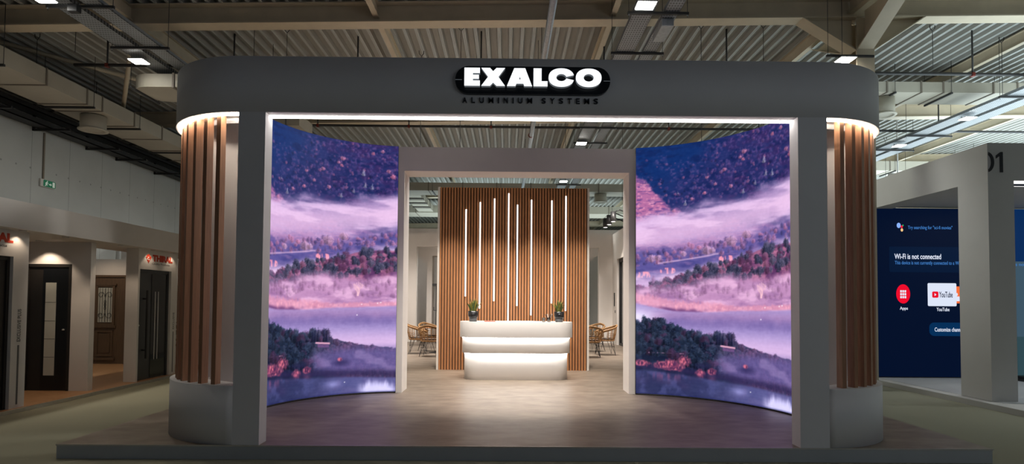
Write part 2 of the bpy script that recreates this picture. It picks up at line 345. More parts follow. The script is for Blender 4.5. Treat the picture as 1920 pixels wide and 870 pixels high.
    for u, z, w in ((.12, 2.08, .14), (.5, 2.14, .12), (1.42, 2.3, .12)):
        s = ss(.45, .62, noise(40, 10, int(u*99)+40, 2)); d = ((np.abs(U-u)/w)**3+(np.abs(Z-z)/.05)**3); mix(c(222, 138, 162), ss(1.2, .7, d)*s*.95)
        mix(c(150, 110, 158), np.exp(-((U-u)/w)**2-((Z-z+.1)/.05)**2)*.5)
    # second mist bank, brightening downwards
    top2 = line([(-.1, 2.03), (.8, 2.12), (1.4, 2.22), (2., 2.38), (2.6, 2.52)])+.12*(noise(3, 5, 41)-.5)
    m2 = ss(.12, -.14, Z-top2)
    mix(c(192, 164, 208), m2*.92); mix(c(220, 192, 224), m2*ss(.38, .62, noise(1.5, 8, 42, 4))*.85)
    # wooded second hill
    t2 = line([(-.1, 1.78), (.2, 1.86), (.45, 1.95), (.75, 2.06), (1., 2.14), (1.4, 2.24), (1.7, 2.31), (2., 2.4), (2.3, 2.44), (2.7, 2.45)])+.03*(noise(9, 1, 51)-.5)
    h2 = ss(.012, -.012, Z-t2)
    mix(c(166, 106, 140), h2*ss(-.15, .5, U)*.95+h2*.0); mix(c(140, 104, 150), h2*(1-ss(0, .6, U))*.8)
    mix(c(104, 62, 104), h2*ss(.5, .66, hs)*.6); mix(c(74, 46, 92), h2*ss(1.2, 2.3, U+.8*(2.05-Z))*ss(.35, .6, mid)*.8)
    order = []
    for k in range(420):
        u = rs.uniform(.0, 2.65); tt = np.interp(u, [0, .45, 1., 1.7, 2.3, 2.7], [1.8, 1.95, 2.14, 2.31, 2.44, 2.45])
        z = tt-rs.rand()**.8*.36*(.35+.65*min(1, u/1.2))-.02
        order.append((z, u))
    for z, u in sorted(order, reverse=True):
        t = rs.rand(); far = max(0, 1-u/.9); h = rs.uniform(.07, .15)
        if rs.rand() < .35*(u > 1.5): continue
        col = c(52, 58, 84) if t < .5 else c(78, 80, 106) if t < .72 else c(92, 60, 94) if t < .88 else c(132, 88, 120)
        col = col*(1-.55*far)+c(150, 112, 156)*.55*far
        tree(u, z, h, h*rs.uniform(.7, 1.1), col, 'fir' if t < .16 else 'round', .88, c(130, 116, 146) if t < .75 else None)
    # pink slope in the third mist
    b2 = line([(-.1, 1.8), (.5, 1.88), (1., 1.95), (1.4, 2.02), (1.75, 2.0), (2.1, 1.97), (2.6, 2.08)])+.12*(noise(5, 4, 61)-.5)
    m3 = ss(.1, -.1, Z-b2)
    mix(c(172, 130, 176), m3*.96); mix(c(204, 162, 202), m3*ss(.4, .64, noise(3, 8, 62, 5))*.85); mix(c(134, 98, 150), m3*ss(.52, .72, noise(4, 14, 63, 4))*.5*ss(1.95, 1.7, Z))
    for k in range(120):
        u = rs.uniform(-.05, 2.65); z = rs.uniform(1.66, 1.95); tree(u, z, rs.uniform(.06, .13), rs.uniform(.05, .1), c(148, 108, 152), 'round', .28)
    for dx in np.linspace(-1, 1, 9):
        L = ss(.008, .003, np.abs(U-1.99-dx*.11*np.clip((Z-1.72)/.2, 0, 1)**1.3-.01*np.sin(Z*60+dx*4)))*(Z > 1.7)*(Z < 1.93-.05*abs(dx)); mix(c(216, 172, 190), L*.75)
    # reed belt at the water
    rl = line([(-.1, 1.73), (.3, 1.64), (.6, 1.58), (.85, 1.57), (1.1, 1.56), (1.4, 1.55), (2., 1.56), (2.6, 1.58)])
    wr = line([(-.1, .1), (.4, .1), (1.1, .085), (1.5, .05), (2.6, .04)])
    reed = noise(34, 16, 71, 3); rm = ss(1.25, .35, np.abs(Z-rl)/wr+1.3*(reed-.5))*(.45+.8*noise(5, 3, 73))
    mix(c(200, 134, 162), rm*.75); mix(c(226, 164, 182), rm*ss(.52, .72, reed)*.6)
    mix(c(96, 62, 116), np.exp(-((Z-rl+.07)/.03)**2)*ss(.25, .5, U)*ss(1.15, .9, U)*.75)
    for u in (.72, .9, 1.09, 1.3): 
        d = np.sqrt(((U-u)/.1)**2+((Z-1.55)/.085)**2); mix(c(222, 154, 176), np.exp(-((d-.85)/.2)**2)*(Z > 1.5)*.35*(.3+reed)); blob(u, 1.52, .05, .04, c(120, 78, 124), .35, 1)
    # first water
    wtop = rl-wr*.9
    w1 = ss(.02, -.02, Z-wtop)
    mix(c(150, 134, 190), w1); mix(c(160, 126, 174), w1*np.exp(-((Z-1.4)/.1)**2)*.8); mix(c(110, 98, 160), w1*np.exp(-((Z-1.33-.05*(noise(5, 2, 81)-.5))/.1)**2)*ss(.3, .6, U)*(.4+.5*noise(8, 3, 82)))
    mix(c(192, 164, 210), w1*ss(1.25, .95, Z)*ss(.7, 1.6, U)*.95); mix(c(206, 200, 236), w1*np.exp(-((U+.0)/.28)**2-((Z-1.4)/.12)**2)); mix(c(206, 190, 230), w1*np.exp(-((Z-1.22+.26*(U-.3))/.07)**2)*.9*ss(-.1, .2, U))
    for u, z in ((1.98, 1.4), (2.05, 1.57), (2.3, 1.59), (2.35, 1.6)): blob(u, z, .012, .01, c(250, 245, 255), 1)
    # near forest
    tp = [(-.1, 1.32), (.3, 1.32), (.5, 1.29), (.72, 1.24), (.76, 1.15), (1., 1.13), (1.15, 1.1), (1.5, 1.05), (1.75, 1.0), (2., .94), (2.6, .85)]
    t3 = line(tp)+.05*(noise(10, 1, 91)-.5)
    h3 = ss(.01, -.01, Z-t3)
    mix(c(28, 38, 64), h3); mix(c(92, 70, 112), h3*ss(1.2, 1.9, U)*.9); mix(c(54, 68, 96), h3*ss(.45, .65, mid)*.6)
    order = []
    for k in range(900):
        u = rs.uniform(-.05, 2.65); tt = np.interp(u, [p[0] for p in tp], [p[1] for p in tp]); order.append((tt-rs.rand()*.5-.06, u))
    order += [(1.07, 1.3), (1.07, 1.26), (1.05, 1.38), (1.04, 1.47), (1.03, 1.52)]
    for z, u in sorted(order, reverse=True):
        r = max(0, min(1, (u-1.15)/.7)); t = rs.rand(); h = rs.uniform(.07, .17) if r < .6 else rs.uniform(.05, .1)
        col = (c(20, 30, 52), c(34, 46, 68), c(58, 68, 92), c(66, 50, 78))[0 if t < .4 else 1 if t < .72 else 2 if t < .88 else 3]
        col = col*(1-.75*r)+(c(104, 80, 124) if t < .6 else c(132, 96, 138))*.75*r
        tree(u, z, h, h*rs.uniform(.6, 1.15), col, 'fir' if t < .22 and r < .6 else 'round', .9, c(84, 96, 122) if t < .6 else None)
    for u in (1.27, 1.31, 1.36, 1.46, 1.5): tree(u, 1.0, .22-.03*abs(u-1.29)*4, .06, c(44, 48, 80), 'fir', 1)
    mix(c(212, 158, 188), ss(.016, .008, np.abs(Z-(.985-.08*(U-1.3))))*(U > 1.32)*(U < 1.56)*.95); mix(c(124, 88, 140), ss(.03, .02, np.abs(Z-(.945-.08*(U-1.3))))*(U > 1.36)*(U < 1.54)*.7)
    mix(c(178, 134, 170), ss(.012, .006, np.abs(Z-.83))*(U > .2)*(U < .75)*ss(.4, .6, noise(14, 2, 95))*.8)
    # mist over the far end of the near forest
    mm = np.clip(ss(1.05, 1.7, U+.5*(noise(3, 4, 96)-.5))*ss(.98, .78, Z)*ss(.42, .58, Z), 0, 1)
    mix(c(104, 94, 152), mm*.82); mix(c(136, 120, 172), mm*ss(.5, .7, noise(3, 6, 97))*.6)
    blob(1.75, .66, .2, .09, c(56, 52, 96), .8, .9); blob(1.05, .66, .22, .08, c(46, 46, 84), .7, .9)
    # shore, red reeds, near water
    sh = line([(-.1, .6), (.6, .56), (1.2, .5), (2.6, .43)])
    mix(c(54, 48, 88), np.exp(-((Z-sh-.02)/.06)**2)*.75)
    for u, z, w, h in ((.08, .66, .12, .05), (.42, .64, .13, .06), (.62, .62, .14, .06), (.75, .72, .09, .07), (.55, .67, .1, .06), (1.0, .55, .06, .055), (1.18, .58, .07, .05), (1.72, .71, .04, .03)):
        s = noise(50, 22, int(u*100)+z.__hash__() % 50, 2); d = ((U-u)/w)**2+((Z-z)/h)**2
        mix(c(140, 76, 108), ss(1.6, .3, d+3.2*(s-.5))*.75); mix(c(216, 116, 140), ss(1.4, .3, d)*ss(.5, .66, s)*.8); mix(c(70, 46, 84), ss(1.2, .2, d)*ss(.5, .36, s)*.8)
        mix(c(140, 82, 122), np.exp(-((U-u)/w)**2-((Z-(2*.55-z)+.06)/.06)**2)*.45)
    wm = ss(.02, -.03, Z-sh+.04)
    mix(c(58, 62, 104), wm*.8); mix(c(110, 106, 162), wm*ss(.7, 2.3, U+.5*(noise(3, 3, 101)-.5))*.8); mix(c(84, 88, 140), wm*ss(.45, .7, noise(6, 5, 102))*.6)
    mix(c(150, 90, 130), wm*np.exp(-((U-.5)/.25)**2-((Z-.47)/.06)**2)*.5*ss(.4, .6, noise(30, 4, 103, 2)))
    mix(c(196, 192, 238), ss(.36, .2, Z+.22*(noise(14, 2, 104)-.5))*ss(1.95, 2.15, U)*ss(2.7, 2.5, U)*.95); mix(c(140, 140, 200), np.exp(-((U-1.62)/.12)**2-((Z-.33)/.06)**2)*.8)
    mix(c(46, 50, 96), ss(.2, .165, Z)*.6)
    blob(1.8, .35, .01, .008, c(250, 250, 255), 1)
    img[:] = img+(fine-.5)[..., None]*.035+(hs-.5)[..., None]*.03
    p = np.pad(img, ((1, 1), (1, 1), (0, 0)), 'edge'); img = .4*img+.15*(p[:-2, 1:-1]+p[2:, 1:-1]+p[1:-1, :-2]+p[1:-1, 2:])
    img = img+(img-.42)*.16
    img = img*np.array([1.03, 1.02, .985])+.055*ss(.45, .75, img.mean(2))[..., None]
    return np.clip(img, 0, 1)
# ------------------------------------------------------------------ the hall
def roof(x): return 7.38+.021*x                                      # underside of the deck, which falls to the left
struct('floor', MB().box(-11.6, 32, -6, 50, -.2, 0), M['carpet'], 'olive green exhibition hall carpet around the stands', 'floor')
def deck():
    xs, zs = [], []
    n = int((32+11.75)/.25)
    for i in range(n):
        x = -11.75+i*.25
        for dx, dz in ((0, 0), (.022, 0), (.028, .010), (.036, .010), (.042, 0), (.064, 0), (.096, .085), (.218, .085)): xs.append(x+dx); zs.append(roof(x+dx)+dz)
    mb = MB(); k = len(xs)
    for y in (-6, 50.2):
        mb.v += [(x, y, z) for x, z in zip(xs, zs)]
    for y in (-6, 50.2): mb.v += [(x, y, z+.05) for x, z in zip(xs, zs)]
    for i in range(k-1): mb.f += [(i, i+1, k+i+1, k+i), (2*k+i+1, 2*k+i, 3*k+i, 3*k+i+1)]; mb.smooth += [False, False]
    return mb
ceil_o = struct('ceiling', deck(), M['deck'], 'corrugated steel roof deck over the whole hall', 'ceiling')
ceil_o.data.materials.append(M['deck_rib'])
for p in ceil_o.data.polygons:
    zz = [ceil_o.data.vertices[i].co for i in p.vertices]; q = max(v.z-roof(v.x) for v in zz)
    p.material_index = 1 if q < .03 else 0
struct('wall_left', MB().box(-11.8, -11.45, -6, 50, 0, 7.6), M['hall_wall'], 'pale grey panelled hall wall above the door stand', 'wall')
struct('wall_back', MB().box(-11.8, 32, 50, 50.3, 0, 8.4), M['hall_wall'], 'far end wall of the hall', 'wall')
struct('wall_right', MB().box(32, 32.3, -6, 50, 0, 8.4), M['hall_wall'], 'far right wall of the hall', 'wall')
def ibeam(name, p0, p1, h, wf, tf=.022, tw=.014, label=None):        # I section whose underside runs from p0 to p1
    a, b = Vector(p0), Vector(p1); d = (b-a).normalized(); side = d.cross(Vector((0, 0, 1))).normalized()
    up = side.cross(d); prof = [(-wf/2, 0), (wf/2, 0), (wf/2, tf), (tw/2, tf), (tw/2, h-tf), (wf/2, h-tf), (wf/2, h), (-wf/2, h), (-wf/2, h-tf), (-tw/2, h-tf), (-tw/2, tf), (-wf/2, tf)]
    vs = [tuple(p+side*s+up*u) for p in (a, b) for s, u in prof]; n = len(prof)
    mb = MB().add(vs, [tuple(range(n))[::-1], tuple(range(n, 2*n))]+[(i, (i+1) % n, n+(i+1) % n, n+i) for i in range(n)])
    return struct(name, mb, M['beam'], label, 'beam')
BEAMS = [4.85+6.1*i for i in range(8)]
for i, y in enumerate(BEAMS):
    ibeam('roof_beam', (-11.45, y, 6.985-.021*11.45), (32, y, 6.985+.021*32), .392, .30, label=('cream roof beam crossing the hall in front of the portal', 'cream roof beam crossing just above the portal sign', 'cream roof beam seen through the top of the portal opening')[i] if i < 3 else 'cream roof beam far behind the slatted wall')
PURL = (-7.25, -2.55, 2.0, 6.6, 11.2, 15.8, 20.4)
for i, x in enumerate(PURL):
    for j in range(len(BEAMS)-1):
        ibeam('roof_purlin', (x, BEAMS[j]+.02, roof(x)-.275), (x, BEAMS[j+1]-.02, roof(x)-.275), .265, .11, .014, .01, label='cream purlin running from beam to beam under the roof deck')
# column with haunches where beam and purlins meet it
cx_, cy_ = 6.80, 10.95
mb = MB()
for a, b, c_, d in ((-.17, .17, -.17, -.145), (-.17, .17, .145, .17)): mb.box(cx_+a, cx_+b, cy_+c_, cy_+d, 0, 7.1)
mb.box(cx_-.011, cx_+.011, cy_-.145, cy_+.145, 0, 7.1)
colm = struct('hall_column', mb, M['beam'], 'cream steel hall column behind the right end of the portal', 'column')
for s in (-1, 1):                                                    # haunches along the beam
    x0, x1 = cx_+s*.17, cx_+s*1.18
    pts = [(x0, 6.5), (x1, 7.0+.021*x1), (x0, 7.12)]
    mb = MB().prism(pts, cy_-.012, cy_+.012, 'y')
    e = Vector((x1-x0, 0, 7.0+.021*x1-6.5)); n = Vector((-e.z, 0, e.x)).normalized()*.02*s
    q = [(x0, 6.48), (x1, 6.98+.021*x1), (x1+n.x, 6.98+.021*x1+n.z), (x0+n.x, 6.48+n.z)]
    mb.prism(q, cy_-.15, cy_+.15, 'y'); o = mb.build('haunch', M['beam'], colm)
for s in (-1, 1):                                                    # haunches along the purlin line
    y0, y1 = cy_+s*.17, cy_+s*1.5
    mb = MB().prism([(y0, 6.5), (y1, 7.22), (y0, 7.24)], cx_-.012, cx_+.012, 'x')
    mb.prism([(y0, 6.5), (y1, 7.21), (y1, 7.23), (y0, 6.53)], cx_-.15, cx_+.15, 'x'); mb.build('haunch', M['beam'], colm)
# hangers reaching the deck
def rod(mb, x, y, z0, r=.006): mb.tube([(x, y, z0), (x, y, roof(x)+.084)], r, 6)
# perforated trays carrying the lamps, in pairs, on hanger bars
def tray(x0, x1, z, y0, y1, label):
    mb = MB().box(x0, x1, y0, y1, z, z+.006).box(x0, x0+.006, y0, y1, z, z+.06).box(x1-.006, x1, y0, y1, z, z+.06)
    return one('cable_tray', mb, M['tray'], label, 'cable tray', 'perforated cable trays under the roof')
def bar(xa, xb, y, z, label):
    t = thing('hanger_bar', label, 'hanger bar', ((xa+xb)/2, y, z-.045), 'hanger bars under the cable trays')
    part(t, 'channel', MB().box(xa, xb, y-.02, y+.02, z-.045, z-.004), M['dark_steel'])
    for x in (xa+.02, xb-.02):
        mb = MB(); rod(mb, x, y, z-.09, .005); part(t, 'rod', mb, M['dark_steel'])
        part(t, 'nut', MB().lathe([(.012, 0), (.012, .02)], (x, y, z-.065), 6), M['galv'], parent=None)
YB = (3.15, 4.65, 9.15, 10.65, 15.27, 16.75, 21.2, 22.8, 27.4, 28.9)
YN = ('nearest', 'second', 'third', 'fourth', 'fifth', 'sixth', 'seventh', 'eighth', 'ninth', 'farthest')
for nm, xa, w1, xg, w2, x_b, zz in (('left', -7.32, .38, -6.79, .30, (-7.42, -6.34), 6.33), ('middle', 2.0, .34, 2.5, .25, (1.91, 2.9), 6.33), ('right', 11.2, .42, 11.76, .40, (11.05, 12.35), 6.35)):
    tray(xa, xa+w1, zz, 1, 31, 'wider tray of the %s pair, the one its lamps hang from' % nm)
    tray(xg, xg+w2, zz, 1, 31, 'narrower tray of the %s pair, to the right of its lamps' % nm)
    for k, y in enumerate((3.2, 4.7, 9.7, 11.2, 12.75, 15.8, 17.3, 20.9, 22.65, 27.4) if nm == 'right' else YB): bar(x_b[0], x_b[1], y, zz, 'dark bar under the %s pair of trays, %s from the front' % (nm, YN[k]))
def lamp(x, y, z, label, power, colr, ang=130):
    t = thing('flood_lamp', label, 'lamp', (x, y, z-.075), 'flood lamps under the cable trays')
    part(t, 'housing', MB().box(x-.15, x+.15, y-.13, y+.13, z-.05, z-.035).box(x-.1, x+.1, y-.08, y+.08, z-.035, z-.01), M['white_plastic'])
    part(t, 'bracket', MB().box(x-.155, x-.148, y-.015, y+.015, z-.045, z).box(x+.148, x+.155, y-.015, y+.015, z-.045, z), M['galv'])
    part(t, 'lens', MB().box(x-.135, x+.135, y-.115, y+.115, z-.062, z-.0505), M['lamp'])
    light('flood_lamp_light', 'SPOT', (x, y, z-.08), (x, y, 0), power, colr, .12, angle=ang, blend=.8)
LN = {8.8: 'nearest lamp', 11.12: 'second lamp from the front', 14.1: 'second lamp from the front', 12.7: 'second lamp, added unseen behind the portal,', 16.6: 'third lamp', 21.9: 'fourth lamp', 27.2: 'farthest lamp'}
for y in (8.8, 11.12, 16.6, 21.9): lamp(-7.2, y, 6.3, LN[y]+' under the left pair of trays', 215, (1, .9, .76))
for y in (8.8, 12.7, 16.6, 21.9, 27.2): lamp(2.12, y, 6.3, LN[y]+' under the middle pair of trays', 28, (1, .95, .88))  # second of these is an added lamp, out of sight behind the portal
light('added_side_spot', 'SPOT', (1.95, 8.8, 6.22), (-7.05, 7.2, .6), 460, (1, .95, .86), .5, angle=46, blend=.6)  # added side spot at the nearest middle lamp, brightening the left fascia
for y in (12.7, 16.6, 21.9):                                          # added side spots at the middle row, brightening the stands either side
    light('added_side_spot', 'SPOT', (1.95, y, 6.22), (-7.05, y-1, .6), 1050, (1, .97, .92), .5, angle=66, blend=.7); light('added_side_spot', 'SPOT', (2.29, y, 6.22), (8.2, y-.8, 2.6), 600, (.97, 1, .95), 1.1, angle=68, blend=.7)
for y in (8.8, 14.1, 16.6, 21.9): lamp(11.42, y, 6.32, LN[y]+' under the right pair of trays', 260, (.88, .97, 1))
t = lamp(6.36, 10.7, 6.3, 'single lamp glaring just above the right corner of the portal', 215, (.95, .97, 1), 84)
t = thing('hanger_bar', 'short dark bar carrying the single lamp beside the hall column', 'hanger bar', (6.45, 10.7, 6.3), 'hanger bars under the cable trays')
part(t, 'channel', MB().box(6.0, 6.9, 10.68, 10.72, 6.3, 6.34), M['dark_steel'])
for x in (6.03, 6.3): 
    mb = MB(); rod(mb, x, 10.7, 6.3, .005); part(t, 'rod', mb, M['dark_steel'])
one('junction_box', MB().box(2.52, 2.72, 9.35, 9.95, 6.2, 6.33), M['galv'], 'small metal box under the narrower middle tray', 'box', bevel=.01)
one('junction_box', MB().box(-6.98, -6.82, 9.0, 9.1, 6.16, 6.285), M['black_matt'], 'small black box under the left hanger bar nearest the front', 'box', bevel=.01)
# sprinkler pipes across the hall and the long silver pipe
for y, z, lab, xs in ((12.25, 6.63, 'dark sprinkler pipe crossing the hall behind the portal sign', (-8.6, -5.9, -3.25, -.6, 2.05, 4.7, 7.4, 10.05, 12.8, 15.5)), (16.35, 6.63, 'dark sprinkler pipe seen through the top of the portal opening', (-8.9, -5.45, -2.85, -.5, 2.4, 4.6, 7.2, 9.6, 12.4, 15.4)), (22.9, 6.63, 'dark sprinkler pipe far behind the slatted wall', (-8, -5, -2, 1, 4, 7, 10, 13))):
    t = thing('sprinkler_pipe', lab, 'pipe', (3, y, z-.03), 'sprinkler pipes under the roof')
    part(t, 'pipe', MB().tube([(-9.3, y, z), (30, y, z)], .034, 10), M['dark_steel'])
    for x in xs:
        mb = MB(); rod(mb, x, y, z-.03, .018); part(t, 'rod', mb, M['dark_steel'])
        part(t, 'clamp', MB().box(x-.035, x+.035, y-.045, y+.045, z-.05, z+.035), M['red_clamp'], bevel=.01)
t = thing('silver_pipe', 'long silver spiral pipe running back above the portal sign', 'pipe', (.64, 16, 6.338))
part(t, 'pipe', MB().tube([(.74, 1.5, 6.4), (.575, 30.5, 6.4)], .062, 14), M['galv'])
for y in (6.5, 11.5, 12.7, 16.35, 20.5, 25):
    part(t, 'clamp', MB().tube([(.72-.005*y-.0, y-.02, 6.4), (.72-.005*y, y+.02, 6.4)], .072, 14), M['red_clamp'] if y == 16.35 else M['dark_steel'])
    mb = MB(); rod(mb, .715-.005*y, y, 6.46, .006); part(t, 'rod', mb, M['dark_steel'])
# hanging wires with hooks
for k, (x, y, z0, lab) in enumerate(((-9.9, 12.0, 6.4, 'thin hook wire hanging above the long duct by the left wall'), (-8.8, 11.6, 6.62, 'thin hook wire above the left end of the sprinkler pipe'), (-4.6, 11.8, 4.6, 'thin wire dropping behind the left part of the portal top'), (-2.0, 13.0, 4.6, 'thin wire beside the pale purlin left of the sign'), (-1.0, 11.8, 4.6, 'thin wire dropping just left of the portal sign'), (4.0, 11.8, 4.6, 'thin hook wire between middle trays and column'), (5.3, 11.8, 4.6, 'thin hook wire dropping next to the column haunch'), (9.0, 12.0, 6.64, 'thin hook wire over the sprinkler pipe right of the column'), (11.0, 12.6, 6.3, 'thin hook wire at the far right over the right trays'), (3.1, 15.5, 4.4, 'thin wire seen under the middle trays through the opening'), (1.45, 14.5, 4.6, 'thin wire left of the middle trays through the opening'), (9.9, 17.6, 5.6, 'thin wire by the round diffuser on the right'), (12.4, 19.5, 5.4, 'thin hook wire behind the right trays'), (13.6, 20.5, 5.4, 'thin hook wire farthest right above the numbered stand'), (14.6, 20.9, 5.4, 'thin wire in the row above the numbered stand, nearer its corner'))):
    mb = MB(); zr = roof(x); mb.tube([(x, y, z0), (x, y, zr-.12)], .006, 5)
    pts = [(x-.055, y, zr+.01), (x-.05, y, zr-.06), (x, y, zr-.12), (x+.05, y, zr-.06), (x+.055, y, zr+.01)]; mb.tube(pts, .009, 5)
    one('hook_wire', mb, M['dark_steel'], lab, 'wire', 'thin wires hanging from the roof')
# ducts
def duct(name, x0, x1, y0, y1, z0, z1, seams, axis, label, cat='duct'):
    t = thing(name, label, cat, ((x0+x1)/2, (y0+y1)/2, z0))
    part(t, 'casing', MB().box(x0, x1, y0, y1, z0, z1), M['duct'])
    for s in seams:
        e = .018
        mb = MB().box(x0-e, x1+e, s-.018, s+.018, z0-e, z1+e) if axis == 'y' else MB().box(s-.018, s+.018, y0-e, y1+e, z0-e, z1+e)
        part(t, 'flange', mb, M['duct_seam'])
    for s in seams[::2]:
        for q in (0, 1):
            mb = MB()
            if axis == 'y': xx, yy = (x0-.03, x1+.03)[q], s+.18
            else: xx, yy = s+.18, (y0-.03, y1+.03)[q]
            rod(mb, xx, yy, z0-.04, .006); part(t, 'rod', mb, M['dark_steel'])
        part(t, 'support', MB().box(x0-.05, x1+.05, s+.16, s+.2, z0-.045, z0-.002) if axis == 'y' else MB().box(s+.16, s+.2, y0-.05, y1+.05, z0-.045, z0-.002), M['dark_steel'])
    return t
duct('air_duct', -10.62, -9.54, 2, 45, 6.03, 6.37, (8.2, 9.4, 10.6, 11.82, 12.97, 13.46, 14.62, 15.8, 17.0, 18.2, 20, 22, 24, 26, 28), 'y', 'long beige air duct running along the left hall wall')
duct('air_duct', 8.6, 30, 14.0, 14.85, 6.88, 7.14, (9.35, 10.2, 10.75, 12.0, 12.6, 14, 15.5, 17, 19), 'x', 'beige air duct crossing at the upper right over the right trays')
duct('air_duct', -9.3, 10.9, 25.2, 26.3, 6.5, 6.85, (-7, -5, -3.5, -2, -.5, 1, 2.5, 4, 5.5, 7, 9), 'x', 'pale air duct crossing the hall far behind, nearest above the slatted wall')
duct('air_duct', -9.3, 10.9, 31.2, 32.8, 6.45, 6.85, (-7, -5, -3.5, -2, -.5, 1, 2.5, 4, 5.5, 7, 9), 'x', 'pale air duct crossing the hall far behind, lower in the opening')
duct('air_duct', -4.85, -4.05, 26.32, 31.18, 6.5, 6.8, (27, 27.6, 28.2, 28.8, 29.4, 30), 'y', 'short pale duct running back left of the slatted wall')
duct('air_duct', 10.2, 30, 21.6, 22.45, 6.72, 7.08, (11.5, 13, 14.5, 16, 17.5, 19), 'x', 'blue-grey air duct behind the numbered stand')
def stadium_duct(x0, x1, y0, y1, z0, z1, label):
    r = (y1-y0)/2; cyl = (y0+y1)/2; pts = [(x1, y0)]+[(x1, y1)]+[(x0+r-r*math.sin(a), cyl+r*math.cos(a)) for a in np.linspace(0, math.pi, 18)]
    t = thing('oval_duct', label, 'duct', ((x0+x1)/2, cyl, z0)); part(t, 'casing', MB().prism(pts, z0, z1, 'z'), M['duct'])
    part(t, 'flange', MB().box(x0+.95, x0+.99, y0-.02, y1+.02, z0-.02, z1+.02), M['duct_seam'])
    for x in (x0+.12, x1-.3):
        for y in (y0-.02, y1+.02):
            mb = MB(); rod(mb, x, y, z0-.04, .006); part(t, 'rod', mb, M['dark_steel'])
        part(t, 'support', MB().box(x-.02, x+.02, y0-.05, y1+.05, z0-.045, z0-.002), M['dark_steel'])
stadium_duct(-7.8, -4.9, 11.65, 12.55, 5.95, 6.22, 'beige round-ended duct at upper left beside the portal top')
stadium_duct(-6.95, -4.9, 13.4, 14.3, 5.72, 6.02, 'second beige round-ended duct, lower and farther back by the portal')
def diffuser(x, y, z0, z1, r, label):
    t = thing('round_diffuser', label, 'air diffuser', (x, y, z0))
    part(t, 'drum', MB().lathe([(r*.84, .02), (r*.86, .05), (r*.86, z1-z0)], (x, y, z0), 32), M['duct'])
    part(t, 'rim', MB().lathe([(r*.70, .03), (r*.72, .0), (r, .0), (r, .025), (r*.84, .05)], (x, y, z0), 32), M['duct'])
    part(t, 'nozzle', MB().lathe([(.001, .16), (r*.25, .10), (r*.3, .05), (r*.5, .03), (r*.55, .1), (r*.7, .03)], (x, y, z0), 32), M['white_plastic'])
diffuser(-9.98, 13.8, 5.66, 6.008, .31, 'round beige air diffuser under the duct on the left wall')
diffuser(9.52, 14.42, 6.42, 6.858, .30, 'round beige air diffuser right of the portal')
diffuser(4.15, 25.7, 6.12, 6.478, .32, 'round beige air diffuser seen right of the slatted wall')
# dark trays along the left wall
for k, (xa, z) in enumerate(((-11.35, 5.72), (-11.35, 6.0), (-11.0, 6.16))):
    mb = MB().box(xa, xa+.34, 2, 45, z, z+.02).box(xa, xa+.02, 2, 45, z, z+.12).box(xa+.32, xa+.34, 2, 45, z, z+.12)
    one('wall_cable_tray', mb, M['black_matt'], ('lowest dark tray along the left hall wall', 'middle dark tray along the left hall wall', 'topmost dark tray along the left hall wall, farthest out')[k], 'cable tray', 'dark cable trays along the left wall')
for k, y in enumerate((8.2, 9.4, 10.6, 12.2, 13.84, 15.59, 16.78, 18.6, 20.5, 23)):
    one('wall_bracket', MB().box(-11.45, -10.55, y-.025, y+.025, 5.66, 5.71).box(-11.45, -11.41, y-.025, y+.025, 5.66, 6.3).box(-11.45, -10.6, y-.02, y+.02, 6.125, 6.155), M['black_matt'], 'dark bracket under the wall trays, %s from the front' % ('first', 'second', 'third', 'fourth', 'fifth', 'sixth', 'seventh', 'eighth', 'ninth', 'tenth')[k], 'bracket', 'brackets carrying the dark wall trays')
t = thing('exit_sign', 'small green running-man exit sign on the left hall wall', 'exit sign', (-11.43, 14.3, 4.37))
part(t, 'housing', MB().box(-11.45, -11.40, 14.06, 14.53, 4.37, 4.56), M['white_plastic'], bevel=.01)
part(t, 'panel', flat_poly(rrect(.08, .46, .012, .178, .03), 'aisle', (-11.40, 14.06, 4.37)), M['green_sign'])
man = [(.12, .03), (.15, .07), (.135, .10), (.17, .135), (.2, .13), (.23, .1), (.215, .09), (.195, .11), (.18, .10), (.2, .075), (.19, .04), (.175, .045), (.182, .07), (.165, .06), (.135, .022)]
part(t, 'symbol', flat_poly(man, 'aisle', (-11.396, 14.06, 4.37)).add(*(lambda m: (m.v, m.f))(flat_poly(ell(.196, .15, .014, .014, 10), 'aisle', (-11.396, 14.06, 4.37)))).add(*(lambda m: (m.v, m.f))(flat_poly([(.25, .07), (.3, .07), (.3, .05), (.335, .085), (.3, .12), (.3, .1), (.25, .1)], 'aisle', (-11.396, 14.06, 4.37)))).add(*(lambda m: (m.v, m.f))(flat_poly(rrect(.36, .43, .03, .16, .01), 'aisle', (-11.396, 14.06, 4.37)))), M['sign_glow'])
one('conduit', MB().box(-11.45, -11.42, 14.15, 14.19, 4.56, 5.70), M['duct_seam'], 'thin vertical conduit rising from the exit sign', 'conduit')
one('roof_brace', MB().tube([(-8.4, 12.7, 7.18), (-9.9, 14.7, 6.40)], .05, 10), M['beam'], 'slanting beige tube between the left trays and the left duct', 'brace')
one('roof_brace', MB().tube([(-11.3, 11.6, 7.08), (-7.3, 16.9, 7.12)], .05, 8), M['beam'], 'long diagonal beige roof brace at the upper left', 'brace')
